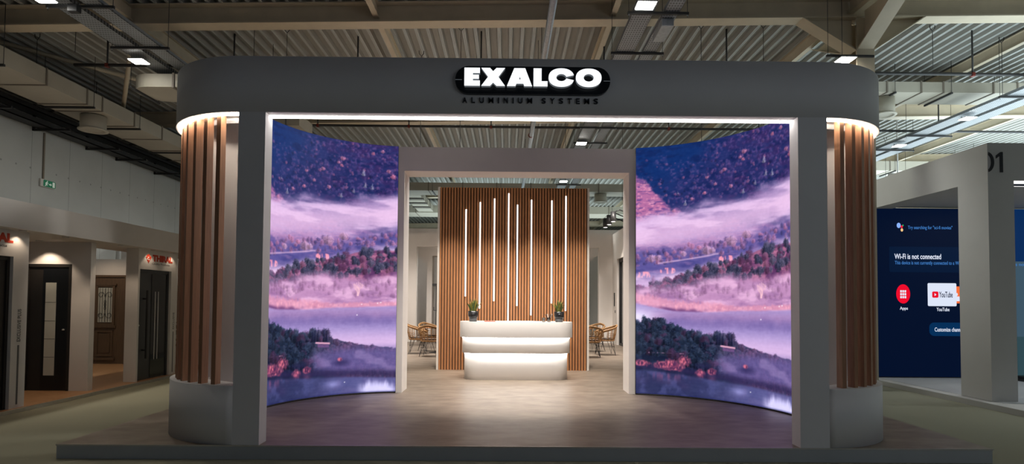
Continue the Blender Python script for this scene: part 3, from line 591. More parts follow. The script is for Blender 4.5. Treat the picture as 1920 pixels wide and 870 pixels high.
# ------------------------------------------------------------------ the main stand
HP = .1453
struct('floor_stand', MB().box(-4.57, 5.01, 5.95, 24.5, .135, HP), M['stand_floor'], 'brown-grey vinyl floor of the stand', 'floor')
t = thing('stand_platform', 'low grey platform edge running across the front of the stand', 'platform', (.2, 15, 0))
part(t, 'front_board', MB().box(-4.57, 5.01, 5.944, 5.97, 0, .1345).box(-4.57, -4.545, 5.97, 24.5, 0, .1345).box(4.985, 5.01, 5.97, 24.5, 0, .1345), M['plinth'])
part(t, 'edge_trim', MB().box(-4.575, 5.015, 5.936, 5.9440, .133, HP+.002), M['steel'])
YF, DF, ZH, ZT, ZB = 5.945, .179, 3.578, 4.167, .747
HL, HR = -2.524, 3.0266
SL, SR = (-2.80, 1.12), (3.33, 1.02)                                 # drum: centre x, radius
def arc(side, r_off=0., t0=0., t1=90., n=24, ext=None):
    cx, r = SL if side < 0 else SR
    P = [(cx+side*(r+r_off)*math.sin(math.radians(a)), YF+r-(r+r_off)*math.cos(math.radians(a))) for a in np.linspace(t0, t1, n)]
    if ext: P.append((P[-1][0], ext))
    return P
portal = thing('entrance_portal', 'large white stand portal with rounded ends and timber uprights', 'portal', (.25, YF+.5, HP))
YE = 7.12
outer = arc(-1, 0, ext=YE)[::-1]+arc(1, 0, ext=YE); inner = arc(-1, -DF, ext=YE)[::-1]+arc(1, -DF, ext=YE)
part(portal, 'header', MB().band(outer, inner, ZH, ZT), M['paint'])
for s in (-1, 1):
    cx, r = SL if s < 0 else SR; hx = HL if s < 0 else HR
    part(portal, 'pillar', MB().box(min(cx, hx), max(cx, hx), YF, YF+DF, HP, ZH), M['paint'])
    pts = arc(s, 0, ext=YE)+([(-3.60, YE), (-3.30, YF+DF+.3)] if s < 0 else [(4.02, YE), (3.95, YF+DF+.6), (3.75, YF+DF+.3)])+[(cx, YF+DF)]
    part(portal, 'plinth', MB().prism(pts, HP, ZB, 'z', True), M['paint'])
    part(portal, 'return_panel', MB().box(min(cx+s*.08, cx+s*.65), max(cx+s*.08, cx+s*.65), YF+.66, YF+.71, HP, ZT), M['paint_warm'])
    part(portal, 'soffit', MB().band(arc(s, -DF, 0, 90, 24, YE), arc(s, -DF-.30, 0, 90, 24, YE), ZH+.06, ZH+.09), M['paint'])
    part(portal, 'baffle', MB().band(arc(s, -DF-.02, -12, 90, 28, YE), arc(s, -DF-.035, -12, 90, 28, YE), ZH-.055, ZH+.06), M['paint'])
    part(portal, 'light_strip', MB().band(arc(s, -.04, -2, 86), arc(s, -.085, -2, 86), ZH-.012, ZH-.001), M['led_warm'], label='glowing curved strip over the timber uprights')
    for k in range(9):
        a = math.radians((13.4 if s < 0 else 12.2)+9.4*k); ro, ri = r-.055, r-.135
        ux, uy = s*math.sin(a), -math.cos(a); tx, ty = math.cos(a)*s, math.sin(a); hw = .026; cyy = YF+r
        p = [(cx+ux*R_+tx*q, cyy+uy*R_+ty*q) for R_, q in ((ro, -hw), (ro, hw), (ri, hw), (ri, -hw))]
        part(portal, 'upright', MB().prism(p, ZB, ZH-.002, 'z'), M['walnut'], bevel=.002, label='warm brown timber upright' if k == 0 and s < 0 else None)
part(portal, 'light_strip', MB().box(HL+.01, HR-.01, YF+.115, YF+.165, ZH-.014, ZH-.001), M['led_lintel'], label='glowing white strip under the lintel')
# illuminated sign
sign = thing('logo_sign', 'illuminated white letter sign on black rounded panel over the portal', 'sign', (.25, YF, 3.69))
part(sign, 'backing', flat_poly([(x*.9916, 1.6236+(z-1.6236)*.9916) for x, z in rrect(-.56, 1.06, 3.795, 4.085, .14, 8)], 'front', (0, YF, 0), .05), M['black'])
for x in ((-.56, -.49), (.99, 1.06)): part(sign, 'line', MB().box(x[0]*.992, x[1]*.992, YF-.053, YF-.05, 3.918, 3.922), M['letter_side'])
LZ0, LZ1 = 3.855, 4.042
def ring(cx, rx, ry, ix, iy, a0=0, a1=360, n=36):
    cz = (LZ0+LZ1)/2; A = [math.radians(a) for a in np.linspace(a0, a1, n)]
    return [(cx+rx*math.copysign(abs(math.cos(a))**.9, math.cos(a)), cz+ry*math.copysign(abs(math.sin(a))**.9, math.sin(a))) for a in A], [(cx+ix*math.cos(a), cz+iy*math.sin(a)) for a in A]
def letter(polys, holes=None, rings=None):
    face, side = MB(), MB()
    sc_ = lambda P: [(x*.9935, 1.6236+(z-1.6236)*.9935) for x, z in P]
    for p in polys:
        p = sc_(p); side.prism(p, YF-.096, YF-.05, 'y'); face.prism(p, YF-.101, YF-.096, 'y')
    for o_, i_ in rings or []:
        n = len(o_)
        for mb, y0, y1 in ((side, YF-.096, YF-.05), (face, YF-.101, YF-.096)):
            for k in range(n-1):
                q = sc_([o_[k], o_[k+1], i_[k+1], i_[k]]); mb.prism(q, y0, y1, 'y')
    o = part(sign, 'letter', side, M['letter_side']); part(sign, 'letter_face', face, M['sign_white'], parent=o)
h = LZ1-LZ0; B = LZ0
letter([[(-.46, B), (-.30, B), (-.30, B+.054), (-.372, B+.054), (-.372, B+.073), (-.31, B+.073), (-.31, B+.114), (-.372, B+.114), (-.372, B+.133), (-.30, B+.133), (-.30, LZ1), (-.46, LZ1)]])
letter([[(-.285, B), (-.195, B), (-.163, B+.035), (-.128, B), (-.04, B), (-.108, B+.094), (-.04, LZ1), (-.128, LZ1), (-.163, LZ1-.035), (-.195, LZ1), (-.285, LZ1), (-.215, B+.094)]])
letter([[(-.02, B), (.068, B), (.078, B+.026), (.152, B+.026), (.162, B), (.24, B), (.24-.075, LZ1), (.055, LZ1)][:2]+[(.078, B+.026), (.105, B+.07), (.113, B+.102), (.113, LZ1), (.055, LZ1)], [(.078, B+.026), (.15, B+.026), (.124, B+.07), (.105, B+.07)], [(.15, B+.026), (.16, B), (.24, B), (.168, LZ1), (.113, LZ1), (.113, B+.102), (.124, B+.07)]])
letter([[(.255, B), (.40, B), (.40, B+.053), (.338, B+.053), (.338, LZ1), (.255, LZ1)]])
letter([], rings=[ring(.543, .132, h/2+.003, .052, .038, 14, 346)])
letter([], rings=[ring(.826, .133, h/2+.003, .052, .040)])
x = -.48
for word, xa, xb in (('ALUMINIUM', -.48, .245), ('SYSTEMS', .342, .93)):
    n = len(word); 
    wd = {'I': .012, 'M': .054, 'L': .036, 'S': .044, 'T': .044, 'E': .038}
    tot = sum(wd.get(ch, .046) for ch in word); gap = (xb-xa-tot)/(n-1); x = xa
    for ch in word:
        part(sign, 'tagline_letter', text_mb(ch, 'front', (x, YF-.001, 3.692), wd.get(ch, .046), .056, .02, .006), M['dark_print']); x += wd.get(ch, .046)+gap
# inner portal and curved screens
YI, DI, ZI, ZO = 9.38, .468, 3.758, 4.152
ip = thing('inner_portal', 'grey-white rectangular portal between the two curved screens', 'portal', (.14, YI, HP))
part(ip, 'frame', MB().prism([(-1.795, HP), (-1.696, HP), (-1.696, ZI), (1.984, ZI), (1.984, HP), (2.087, HP), (2.087, ZO), (-1.795, ZO)], YI, YI+DI, 'y'), M['paint_warm'])
PIC = paint_picture(); PIC_L = np.where(PIC <= .04045, PIC/12.92, ((PIC+.055)/1.055)**2.4)
def led_screen(side, sx, sr, xo, label):
    cyc = YI-sr; a0 = math.asin(side*(xo-sx)/sr); L90 = sr*(math.pi/2-a0)
    def pos(s, off=0.):
        if s <= L90: a = a0+s/sr; return (sx+side*(sr+off)*math.sin(a), cyc+(sr+off)*math.cos(a))
        return (sx+side*(sr+off), cyc-(s-L90))
    t = thing('curved_led_screen', label, 'led screen', (pos(1.2)[0], pos(1.2)[1], HP), 'curved screens inside the portal')
    z0, z1 = .168, 4.155; ns, nz = 350, 540
    S = np.linspace(.0, 2.62, ns); Zs = np.linspace(z0, z1, nz)
    XY = np.array([pos(s) for s in S]); v = np.empty((nz, ns, 3)); v[..., 0] = XY[:, 0]; v[..., 1] = XY[:, 1]; v[..., 2] = Zs[:, None]
    U = S if side > 0 else 2.60-S
    fi = np.clip((U-PU0)/(PU1-PU0)*(PW-1), 0, PW-1.001); fj = np.clip((Zs-PZ0)/(PZ1-PZ0)*(PH-1), 0, PH-1.001)
    i0, j0 = fi.astype(int), fj.astype(int); a, b = (fi-i0)[None, :, None], (fj-j0)[:, None, None]
    C = (PIC_L[j0][:, i0]*(1-a)+PIC_L[j0][:, i0+1]*a)*(1-b)+(PIC_L[j0+1][:, i0]*(1-a)+PIC_L[j0+1][:, i0+1]*a)*b
    idx = np.arange(ns*nz).reshape(nz, ns); q = np.stack([idx[:-1, :-1], idx[:-1, 1:], idx[1:, 1:], idx[1:, :-1]], -1).reshape(-1, 4)
    if side < 0: q = q[:, ::-1]
    v -= np.array(t.location)
    me = bpy.data.meshes.new('display'); me.vertices.add(ns*nz); me.vertices.foreach_set('co', v.reshape(-1))
    me.loops.add(q.size); me.loops.foreach_set('vertex_index', q.reshape(-1)); me.polygons.add(len(q)); me.polygons.foreach_set('loop_start', np.arange(0, q.size, 4)); me.update(calc_edges=True)
    at = me.color_attributes.new('tint', 'FLOAT_COLOR', 'POINT'); at.data.foreach_set('color', np.concatenate([C, np.ones((nz, ns, 1))], -1).reshape(-1).astype(np.float32))
    me.materials.append(M['led_picture']); o = bpy.data.objects.new('display', me); col.objects.link(o); o.parent = t
    o['label'] = 'glowing picture of misty purple lake hills'
    Sx = list(np.linspace(0, L90, 30))+([cyc-7.56+L90] if cyc > 7.57 else [])
    part(t, 'housing', MB().band([pos(s, .09) for s in Sx], [pos(s, .004) for s in Sx], HP, z1), M['black_matt'])
    part(t, 'plinth', MB().band([pos(s, .004) for s in Sx], [pos(s, -.003) for s in Sx], HP, z0-.003), M['black_matt'])
led_screen(-1, -1.548, 1.812, -1.795, 'left curved screen showing misty purple lake and forest')
led_screen(1, 1.620, 2.223, 2.087, 'right curved screen showing misty purple lake and forest')
# slatted wall
YS = 12.544
sw = thing('slatted_wall', 'tall timber slat wall with vertical light lines behind the desk', 'wall panel', (.127, YS, HP))
mb = MB(); n = 52
for i in range(n):
    x = -1.4845+i*(3.2229/n); mb.box(x+.005, x+.041, YS, YS+.03, HP, 4.124)
part(sw, 'slats', mb, M['oak']); part(sw, 'backing', MB().box(-1.485, 1.74, YS+.03, YS+.06, HP, 4.124), M['backing'])
part(sw, 'frame', MB().box(-1.53, -1.4855, YS-.002, YS+.25, HP, 4.13).box(1.741, 1.785, YS-.002, YS+.25, HP, 4.13).box(-1.4855, 1.741, YS+.06, YS+.25, HP, 4.125), M['paint_warm'])
for x, zt, zb in ((-.912, 3.64, 1.74), (-.603, 3.80, 1.48), (-.292, 3.88, 1.64), (.018, 4.0, 1.16), (.21, 3.75, 1.54), (.517, 3.86, 1.34), (.962, 3.85, 1.60), (1.27, 3.95, 1.44)):
    part(sw, 'light_strip', MB().box(x-.014, x+.014, YS-.022, YS-.001, zb, zt), M['led'])
# reception desk
YD = 10.87
desk = thing('reception_desk', 'white three-tier reception desk with glowing bands', 'desk', (.175, YD+.4, HP))
def tier(x0, x1, y0, z0, z1, r): return MB().prism(rrect(x0, x1, y0, 11.62, r, 10), z0, z1, 'z', True)
part(desk, 'base_tier', tier(-.825, 1.175, YD+.085, HP, .648, .30), M['desk'])
part(desk, 'middle_tier', tier(-.868, 1.222, YD+.042, .648, .948, .32), M['desk'])
part(desk, 'top_tier', tier(-.912, 1.266, YD, .948, 1.245, .34), M['desk'], bevel=.004)
def strip(x0, x1, y0, z, r):
    o_, i_ = rrect(x0, x1, y0, 11.60, r, 8), rrect(x0+.014, x1-.014, y0+.014, 11.586, r-.012, 8)
    return MB().band(o_+[o_[0]], i_+[i_[0]], z-.010, z-.0005)
part(desk, 'light_strip', strip(-.862+.028-.035, 1.216+.007, YD+.022, .948, .33), M['led_desk']); part(desk, 'light_strip', strip(-.862+.028, 1.216-.028, YD+.063, .648, .31), M['led_desk'])
ZD = 1.2455
def snake_plant(x, y, label, seed, lean):
    rs = random.Random(seed); t = thing('potted_plant', label, 'plant', (x, y, ZD), 'snake plants on the reception desk')
    part(t, 'pot', MB().lathe([(.078, .065), (.096, .11), (.1, .2), (.092, .2), (.088, .185)], (x, y, ZD), 28), M['pot']); part(t, 'pot_base', MB().lathe([(.072, 0), (.078, .065)], (x, y, ZD), 28), M['pot_grey'], label='grey lower part of pot')
    part(t, 'soil', MB().lathe([(.088, .18), (.05, .187), (.001, .19)], (x, y, ZD), 20), M['soil'])
    V, F, C = [], [], []
    for k in range(24):
        a = 2*math.pi*k/24*2.4+rs.random(); rr = .065*math.sqrt(rs.random()); h = rs.uniform(.15, .275)*(1.1-rr*3); out = rs.uniform(.02, .085)+rr*.4; w = rs.uniform(.017, .027)
        if k == 0: a, out, h = lean, .15, .2
        d = Vector((math.cos(a), math.sin(a), 0)); sd = Vector((-math.sin(a+rs.uniform(-.9, .9)), math.cos(a+.4), 0)).normalized(); base = Vector((x, y, ZD+.185))+d*rr; m = 9; k0 = len(V)
        for i in range(m):
            s = i/(m-1); c = base+d*(out*s*s)+Vector((0, 0, h*s)); ww = w*(.55+1.2*s)*(1-s**3.2) if s < 1 else 0; ww = min(ww, w)*(1-s**5)
            for j, q in enumerate((-1, -.62, -.25, .25, .62, 1)):
                V.append(tuple(c+sd*ww*q+d*(.25*ww*(1-abs(q))))); g = .8+.4*math.sin(i*2.6+k); yel = abs(q) > .9 or (abs(q) > .6 and k % 3 == 0)
                C.append((.48, .40, .07, 1) if yel else (.05*g, .115*g, .035*g, 1))
        for i in range(m-1):
            for j in range(5): F.append((k0+i*6+j, k0+i*6+j+1, k0+(i+1)*6+j+1, k0+(i+1)*6+j))
    me = bpy.data.meshes.new('foliage'); me.from_pydata([(p[0]-x, p[1]-y, p[2]-ZD) for p in V], [], F); at = me.color_attributes.new('tint', 'FLOAT_COLOR', 'POINT')
    at.data.foreach_set('color', [c for q in C for c in q]); me.materials.append(M['variegated']); o = bpy.data.objects.new('foliage', me); col.objects.link(o); o.parent = t
snake_plant(-.652, 11.08, 'yellow-edged snake plant in black pot at the left end of the desk', 3, .2)
snake_plant(1.0, 11.08, 'yellow-edged snake plant in black pot at the right end of the desk', 8, 2.4)
def tumbler(x, y, label):
    return one('drinking_glass', MB().lathe([(.028, 0), (.034, .085), (.031, .085), (.026, .012), (.001, .012)], (x, y, ZD), 24), M['glass'], label, 'glass', 'glasses on the reception desk')
tumbler(.70, 11.0, 'empty clear tumbler standing left of the pen glass'); tumbler(.80, 11.02, 'clear tumbler holding dark pens beside the right plant')
for k, (dx, dy, c_, lab) in enumerate(((-.075, .0, 'black_matt', 'black pen leaning left in the pen glass'), (-.03, .012, 'white_plastic', 'white pen in the pen glass'), (.005, -.005, 'dark_steel', 'grey pen standing upright in the pen glass'), (.04, .01, 'black_matt', 'black pen leaning right in the pen glass'), (.06, -.004, 'steel', 'silver pen leaning right in the pen glass'))):
    one('pen', MB().tube([(.80+dx*.12, 11.02+dy*.4, ZD+.016), (.80+dx, 11.02+dy, ZD+.155)], [.005, .0055], 8), M[c_], lab, 'pen', 'pens in the glass on the desk')
def sheet(name, x0, x1, y0, y1, h, m, lab, cat, rz=0.):
    c = ((x0+x1)/2, (y0+y1)/2); a = math.radians(rz)
    p = [(c[0]+(x-c[0])*math.cos(a)-(y-c[1])*math.sin(a), c[1]+(x-c[0])*math.sin(a)+(y-c[1])*math.cos(a)) for x, y in ((x0, y0), (x1, y0), (x1, y1), (x0, y1))]
    return one(name, MB().prism(p, ZD, ZD+h), m, lab, cat)
sheet('brochure', -.44, -.23, 11.0, 11.28, .008, M['brochure'], 'red brochure lying on the left half of the desk', 'brochure', 4); sheet('paper_sheet', -.2, .0, 11.02, 11.3, .003, M['water'], 'white paper lying beside the middle light line on the desk', 'paper', -3)
sheet('folder', .07, .52, 10.98, 11.3, .012, M['water'], 'wide white folder lying at the middle of the desk', 'folder', 0)
# lounge behind
def wall_with_holes(name, x0, x1, y0, y1, z1, holes, m, label):      # holes: (x0, x1, z top, arched)
    mb = MB(); x = x0
    for a, b, zt, arched in holes:
        mb.box(x, a, y0, y1, HP, z1)
        if arched:
            r = (b-a)/2; c = (a+b)/2; pts = [(a, z1), (a, zt-r)]+[(c-r*math.cos(t_), zt-r+r*math.sin(t_)) for t_ in np.linspace(.0, math.pi, 22)][1:]+[(b, z1)]; mb.prism(pts, y0, y1, 'y')
        else: mb.box(a, b, y0, y1, zt, z1)
        x = b
    mb.box(x, x1, y0, y1, HP, z1); return struct(name, mb, m, label, 'wall')
wall_with_holes('wall_lounge_back', -4.5, 3.86, 21.1, 21.35, 4.13, [(-3.33, 3.36, 3.64, False)], M['paint_warm'], 'white lounge wall with a wide opening behind the slatted wall')
wall_with_holes('wall_lounge_arches', -4.5, 4.6, 21.9, 22.5, 4.4, [(-4.4, -3.06, 3.42, True), (-2.86, -2.35, 3.36, False), (2.98, 4.4, 3.45, True)], M['paint_warm'], 'white arched wall seen through the lounge opening')
struct('wall_lounge_rear', MB().box(-4.6, 4.8, 24.2, 24.4, HP, 4.4), M['paint_warm'], 'beige wall beyond the arches', 'wall')
struct('wall_lounge_left', MB().box(-4.55, -4.4, 9.9, 24.2, HP, 4.13), M['paint_warm'], 'left wall of the lounge', 'wall')
struct('wall_lounge_front_left', MB().box(-4.4, -1.8, 9.7, 9.84, HP, 4.13), M['paint_warm'], 'wall behind the left screen', 'wall')
struct('wall_lounge_front_right', MB().box(2.09, 3.86, 9.7, 9.84, HP, 4.13), M['paint_warm'], 'wall behind the right screen', 'wall')
mb = MB().box(3.86, 4.05, 20.25, 21.1, HP, 4.13).box(3.86, 4.05, 9.84, 17.0, HP, 4.13).box(3.86, 4.05, 17.0, 20.25, 3.16, 4.13).box(3.66, 3.86, 20.4, 21.1, 3.16, 3.62)
struct('wall_lounge_right', MB().box(3.86, 4.05, 20.25, 21.1, HP, 4.13).box(3.86, 4.05, 9.84, 17.0, HP, 4.13).box(3.86, 4.05, 17.0, 20.25, 3.16, 4.13), M['paint_warm'], 'right wall of the lounge around a tall black door', 'wall')
d = thing('door_1', 'tall black glazed sliding door in the right lounge wall', 'door', (3.98, 18.6, HP)); d['kind'] = 'structure'
part(d, 'frame', MB().box(3.93, 4.03, 20.1, 20.25, HP, 3.16).box(3.93, 4.03, 17.0, 17.15, HP, 3.16).box(3.93, 4.03, 17.15, 20.1, 3.04, 3.16).box(3.95, 4.01, 18.8, 18.9, HP, 3.04).box(3.93, 4.03, 17.15, 20.1, HP, HP+.08), M['black_matt'])
part(d, 'pane', MB().box(3.97, 3.985, 17.15, 20.1, HP+.08, 3.04), M['gloss_glass'])
one('door_handle', MB().box(3.835, 3.86, 20.62, 20.72, 1.5, 1.98), M['dark_steel'], 'dark narrow handle plate on the lounge wall beside black door', 'handle', bevel=.005)
one('light_switch', MB().box(3.845, 3.86, 20.5, 20.58, 1.26, 1.36), M['dark_steel'], 'small dark switch below the handle plate', 'switch', bevel=.004)
for k, (x, y) in enumerate(((3.24, 18.3), (3.24, 17.6), (3.24, 19.0))):
    t = thing('track_spotlight', ('middle of the three black spotlights above the lounge door', 'nearest of the three black spotlights above the lounge door', 'farthest of the three black spotlights above the lounge door')[k], 'spotlight', (x, y, 4.12), 'black spotlights above the lounge door')
    part(t, 'body', MB().tube([(x, y, 4.12), (x, y, 4.42)], .085, 16), M['black_matt']); part(t, 'lens', MB().tube([(x, y, 4.112), (x, y, 4.122)], .065, 16), M['led']); part(t, 'arm', MB().tube([(x, y, 4.4), (x+.2, y, 4.48), (3.9, y, 4.3), (3.92, y, 4.12)], .018, 8), M['black_matt'])
    light('track_spot_light', 'SPOT', (x, y, 4.1), (x+.3, y+.4, 0), 90, (1, .92, .82), .05, angle=80, blend=.4)
one('wine_cooler_stand', MB().box(-2.74, -2.58, 21.55, 21.7, HP, HP+.02).box(-2.675, -2.645, 21.61, 21.64, HP, 2.2).box(-2.76, -2.56, 21.6, 21.65, 1.28, 1.3).box(-2.76, -2.74, 21.6, 21.65, 1.28, 1.42).box(-2.58, -2.56, 21.6, 21.65, 1.28, 1.42).box(-2.8, -2.55, 21.52, 21.72, 2.2, 2.29), M['dark_steel'], 'slim black pole with small bracket and grey head behind the left table', 'stand')
bpy.data.objects['wine_cooler_stand'].name = 'pole_stand'
# rattan armchairs, modelled at the origin facing +x
def make_chair():
    t = thing('rattan_armchair', 'x', 'armchair', (0, 0, 0), 'rattan armchairs in the lounge')
    def rail(z_front, z_back, rf, push):                             # horse-shoe curve round the back
        P = []
        for a in np.linspace(-1, 1, 25):
            th = math.pi-a*math.pi*.72; s = abs(a); z = z_back+(z_front-z_back)*(s**1.2); P.append((push*math.cos(th)*(1.0 if math.cos(th) < 0 else 1.25), rf*math.sin(th)*1.02, z))
        return P
    top, low = rail(.64, .84, .30, .33), rail(.42, .42, .245, .25)
    mb = MB().tube(top, .021, 8).tube([(p[0]*.97, p[1]*.97, p[2]-.03) for p in top], .012, 6).tube(low, .018, 8)
    for i in range(25):
        if i % 2 == 0 or i in (1, 23): mb.tube([low[i], ((low[i][0]+top[i][0])/2*1.03, (low[i][1]+top[i][1])/2*1.03, (low[i][2]+top[i][2])/2), top[i]], .010, 6)
    for f in (.16, .3, .46): mb.tube([tuple(l[k]+(u[k]-l[k])*f for k in range(3)) for l, u in zip(low[6:19], top[6:19])], .006, 5)
    part(t, 'backrest', mb, M['rattan'])
    pts = [(.25*math.cos(a)*(1 if math.cos(a) < 0 else 1.06), .25*math.sin(a)) for a in np.linspace(0, 2*math.pi, 28, endpoint=False)]
    part(t, 'seat', MB().prism(pts, .395, .43, 'z', True), M['rattan']); part(t, 'cushion', MB().prism([(x*.9, y*.9) for x, y in pts], .43, .475, 'z', True), M['cushion'], bevel=.012)
    for sx in (-1, 1):
        for sy in (-1, 1):
            f = (sx*.24, sy*.235, .006); part(t, 'leg', MB().tube([(sx*.2, sy*.10, .395), f, (sx*.10, sy*.19, .395)], .0075, 6), M['black_matt'])
    part(t, 'stretcher', MB().tube([(-.215, -.205, .24), (.215, -.205, .24), (.215, .205, .24), (-.215, .205, .24), (-.215, -.205, .24)], .005, 6), M['black_matt'])
    return t
chair0 = make_chair()
for k, (x, y, rz, lab) in enumerate(((-2.52, 16.4, 4, 'rattan armchair on the left seen from its side, facing right to the table'), (-2.08, 15.66, 84, 'rattan armchair on the left with its back to the view, cut by the slatted wall'), (-2.32, 17.25, -50, 'rattan armchair on the left half hidden behind the table'), (2.8, 16.42, 184, 'rattan armchair on the right seen from its side, facing left'), (2.3, 15.72, 84, 'rattan armchair on the right with its back to the view'), (2.65, 17.5, 228, 'rattan armchair on the right half hidden behind the others'))):
    c = chair0 if k == 0 else copy_tree(chair0)
    c.location = (x, y, HP); c.rotation_euler = (0, 0, math.radians(rz)); c['label'] = lab
for x, y, lab in ((-2.0, 16.8, 'round wooden lounge table on black pedestal, left of the slatted wall'), (2.1, 16.9, 'round wooden lounge table on black pedestal, right of the slatted wall')):
    t = thing('lounge_table', lab, 'table', (x, y, HP), 'lounge tables')
    part(t, 'tabletop', MB().lathe([(.001, .71), (.40, .71), (.41, .725), (.40, .74), (.001, .74)], (x, y, HP), 32), M['oak']); part(t, 'pedestal', MB().tube([(x, y, HP+.02), (x, y, HP+.715)], .045, 14), M['black_matt']); part(t, 'foot', MB().lathe([(.27, 0), (.27, .012), (.06, .035), (.001, .04)], (x, y, HP), 28), M['black_matt'])
# ------------------------------------------------------------------ the door exhibitor's stand on the left
ZL, XA = .05, -7.05                                                  # its floor level and the face along the aisle
struct('floor_door_stand', MB().box(-11.4, -6.98, 3.0, 30, .0, ZL), M['laminate'], 'warm laminate floor of the door stand', 'floor')
one('edge_trim', MB().box(-6.98, -6.95, 3.0, 30, 0, ZL+.004), M['steel'], 'pale metal edge along the laminate floor of the door stand', 'trim')
one('fascia', MB().box(-6.9, -6.84, 3.0, 30, 2.598, 2.99), M['fascia'], 'long white fascia over the displayed doors', 'fascia')
one('soffit', MB().box(-8.9, -6.902, 3.0, 10.1, 2.6, 2.65).box(-7.9, -6.902, 10.1, 30, 2.6, 2.65), M['fascia'], 'white soffit with downlights behind the long fascia', 'soffit')
def aisle_panel(name, y0, y1, dy0, dy1, zt, label, th=.24):
    mb = MB().box(XA-th, XA-.004, y0, dy0, ZL, 2.598).box(XA-th, XA-.004, dy1, y1, ZL, 2.598).box(XA-th, XA-.004, dy0, dy1, zt, 2.598)
    return one(name, mb, M['fascia'], label, 'display panel')
def cross_panel(name, x0, x1, y, dx0, dx1, zt, label, ztop=2.598, th=.12):
    mb = MB().box(x0, dx0, y, y+th, ZL, ztop).box(dx1, x1, y, y+th, ZL, ztop).box(dx0, dx1, y, y+th, zt, ztop)
    return one(name, mb, M['fascia'], label, 'display panel')
aisle_panel('display_panel', 6.6, 8.53, 7.25, 8.27, 2.22, 'white panel around the door cut by the left edge, with vertical lettering')
aisle_panel('display_panel', 11.06, 12.36, 11.11, 12.14, 2.21, 'white panel around the anthracite door beside the portal')
cross_panel('display_panel', -8.9, -7.17, 9.96, -8.28, -7.49, 2.22, 'white recessed wall around the black-brown door with glass strip')
cross_panel('display_panel', -11.2, -7.3, 14.12, -10.12, -9.28, 2.21, 'beige rear wall around the brown panelled door')
one('display_panel', MB().box(-11.3, -7.95, 16.9, 17.0, ZL, 3.3), M['fascia'], 'tall white wall behind the brown door wall', 'display panel')
def door_cross(x0, x1, y, zt, name, label, m):
    d = thing(name, label, 'door', ((x0+x1)/2, y, ZL), 'doors on show at the left stand')
    part(d, 'frame', MB().box(x0, x0+.05, y-.012, y+.08, ZL, zt).box(x1-.05, x1, y-.012, y+.08, ZL, zt).box(x0+.05, x1-.05, y-.012, y+.08, zt-.05, zt), m)
    return d
d = door_cross(-8.279, -7.491, 9.97, 2.219, 'display_door', 'black-brown door with tall frosted glass strip under a warm downlight', M['door_black'])
lf = part(d, 'leaf', MB().box(-8.229, -7.541, 9.985, 10.04, ZL+.005, 2.169), M['door_black'])
part(d, 'trim_panel', MB().box(-7.99, -7.55, 9.975, 9.985, ZL+.03, 2.14), M['black'], parent=lf)
part(d, 'glass', MB().box(-7.935, -7.755, 9.967, 9.975, .31, 1.90), M['frost'], label='tall frosted glass strip', parent=lf)
for z in (.62, .93, 1.24, 1.56): part(d, 'glazing_line', MB().box(-7.935, -7.755, 9.9655, 9.967, z, z+.006), M['door_grey'], parent=lf)
part(d, 'knob', MB().lathe([(.018, 0), (.022, .02), (.001, .03)], (-7.60, 9.95, 1.08), 14), M['steel'], parent=lf)
d = door_cross(-10.119, -9.281, 14.13, 2.209, 'display_door', 'brown classic door with ornate ironwork window in the rear wall', M['door_brown'])
lf = part(d, 'leaf', MB().box(-10.069, -9.331, 14.145, 14.2, ZL+.005, 2.159), M['door_brown'])
def mould(x0, x1, z0, z1, w, y, dp): return MB().box(x0, x1, y-dp, y, z0, z0+w).box(x0, x1, y-dp, y, z1-w, z1).box(x0, x0+w, y-dp, y, z0+w, z1-w).box(x1-w, x1, y-dp, y, z0+w, z1-w)
part(d, 'moulding', mould(-10.03, -9.565, .98, 1.98, .055, 14.145, .03), M['door_brown'], parent=lf)
part(d, 'moulding', MB().box(-10.06, -9.53, 14.105, 14.145, .93, .985).box(-10.06, -9.53, 14.105, 14.145, 1.96, 2.0).box(-10.05, -9.54, 14.11, 14.145, .14, .2), M['door_brown'], parent=lf)
part(d, 'raised_panel', mould(-10.0, -9.60, .24, .86, .04, 14.145, .022).box(-9.93, -9.67, 14.13, 14.145, .32, .78), M['door_brown'], parent=lf)
part(d, 'glass', MB().box(-9.975, -9.62, 14.135, 14.144, 1.06, 1.90), M['frost'], label='pale ornate window', parent=lf)
mb = MB()
for x in (-9.93, -9.865, -9.73, -9.665): mb.tube([(x, 14.125, 1.07), (x, 14.125, 1.89)], .004, 6)
mb.tube([(-9.7975, 14.125, 1.07), (-9.7975, 14.125, 1.89)], .006, 6)
for sz, c in ((1, 1.72), (-1, 1.24)):
    for sx in (-1, 1):
        mb.tube([(-9.7975+sx*(.10-.085*math.cos(a)*(1-a/9)), 14.122, c+sz*(.085*math.sin(a)*(1-a/9))) for a in np.linspace(-.4, 6.4, 26)], .0045, 6)
for z in (1.40, 1.48, 1.56): mb.tube([(-9.7975+.022*math.sin(a), 14.122, z+.038*math.cos(a)) for a in np.linspace(0, 6.28, 15)], .004, 6)
part(d, 'ironwork', mb, M['black_matt'], parent=lf)
def door_aisle(y0, y1, zt, label, m):
    d = thing('display_door', label, 'door', (XA-.1, (y0+y1)/2, ZL), 'doors on show at the left stand')
    part(d, 'frame', MB().box(XA-.2, XA-.05, y0, y0+.045, ZL, zt).box(XA-.2, XA-.05, y1-.045, y1, ZL, zt).box(XA-.2, XA-.05, y0+.045, y1-.045, zt-.05, zt), m)
    d['leaf_name'] = part(d, 'leaf', MB().box(XA-.17, XA-.07, y0+.046, y1-.046, ZL+.005, zt-.051), m).name
    return d
d = door_aisle(11.112, 12.138, 2.208, 'anthracite door with long bar handle beside the portal', M['door_grey']); lf = bpy.data.objects[d['leaf_name']]; del d['leaf_name']
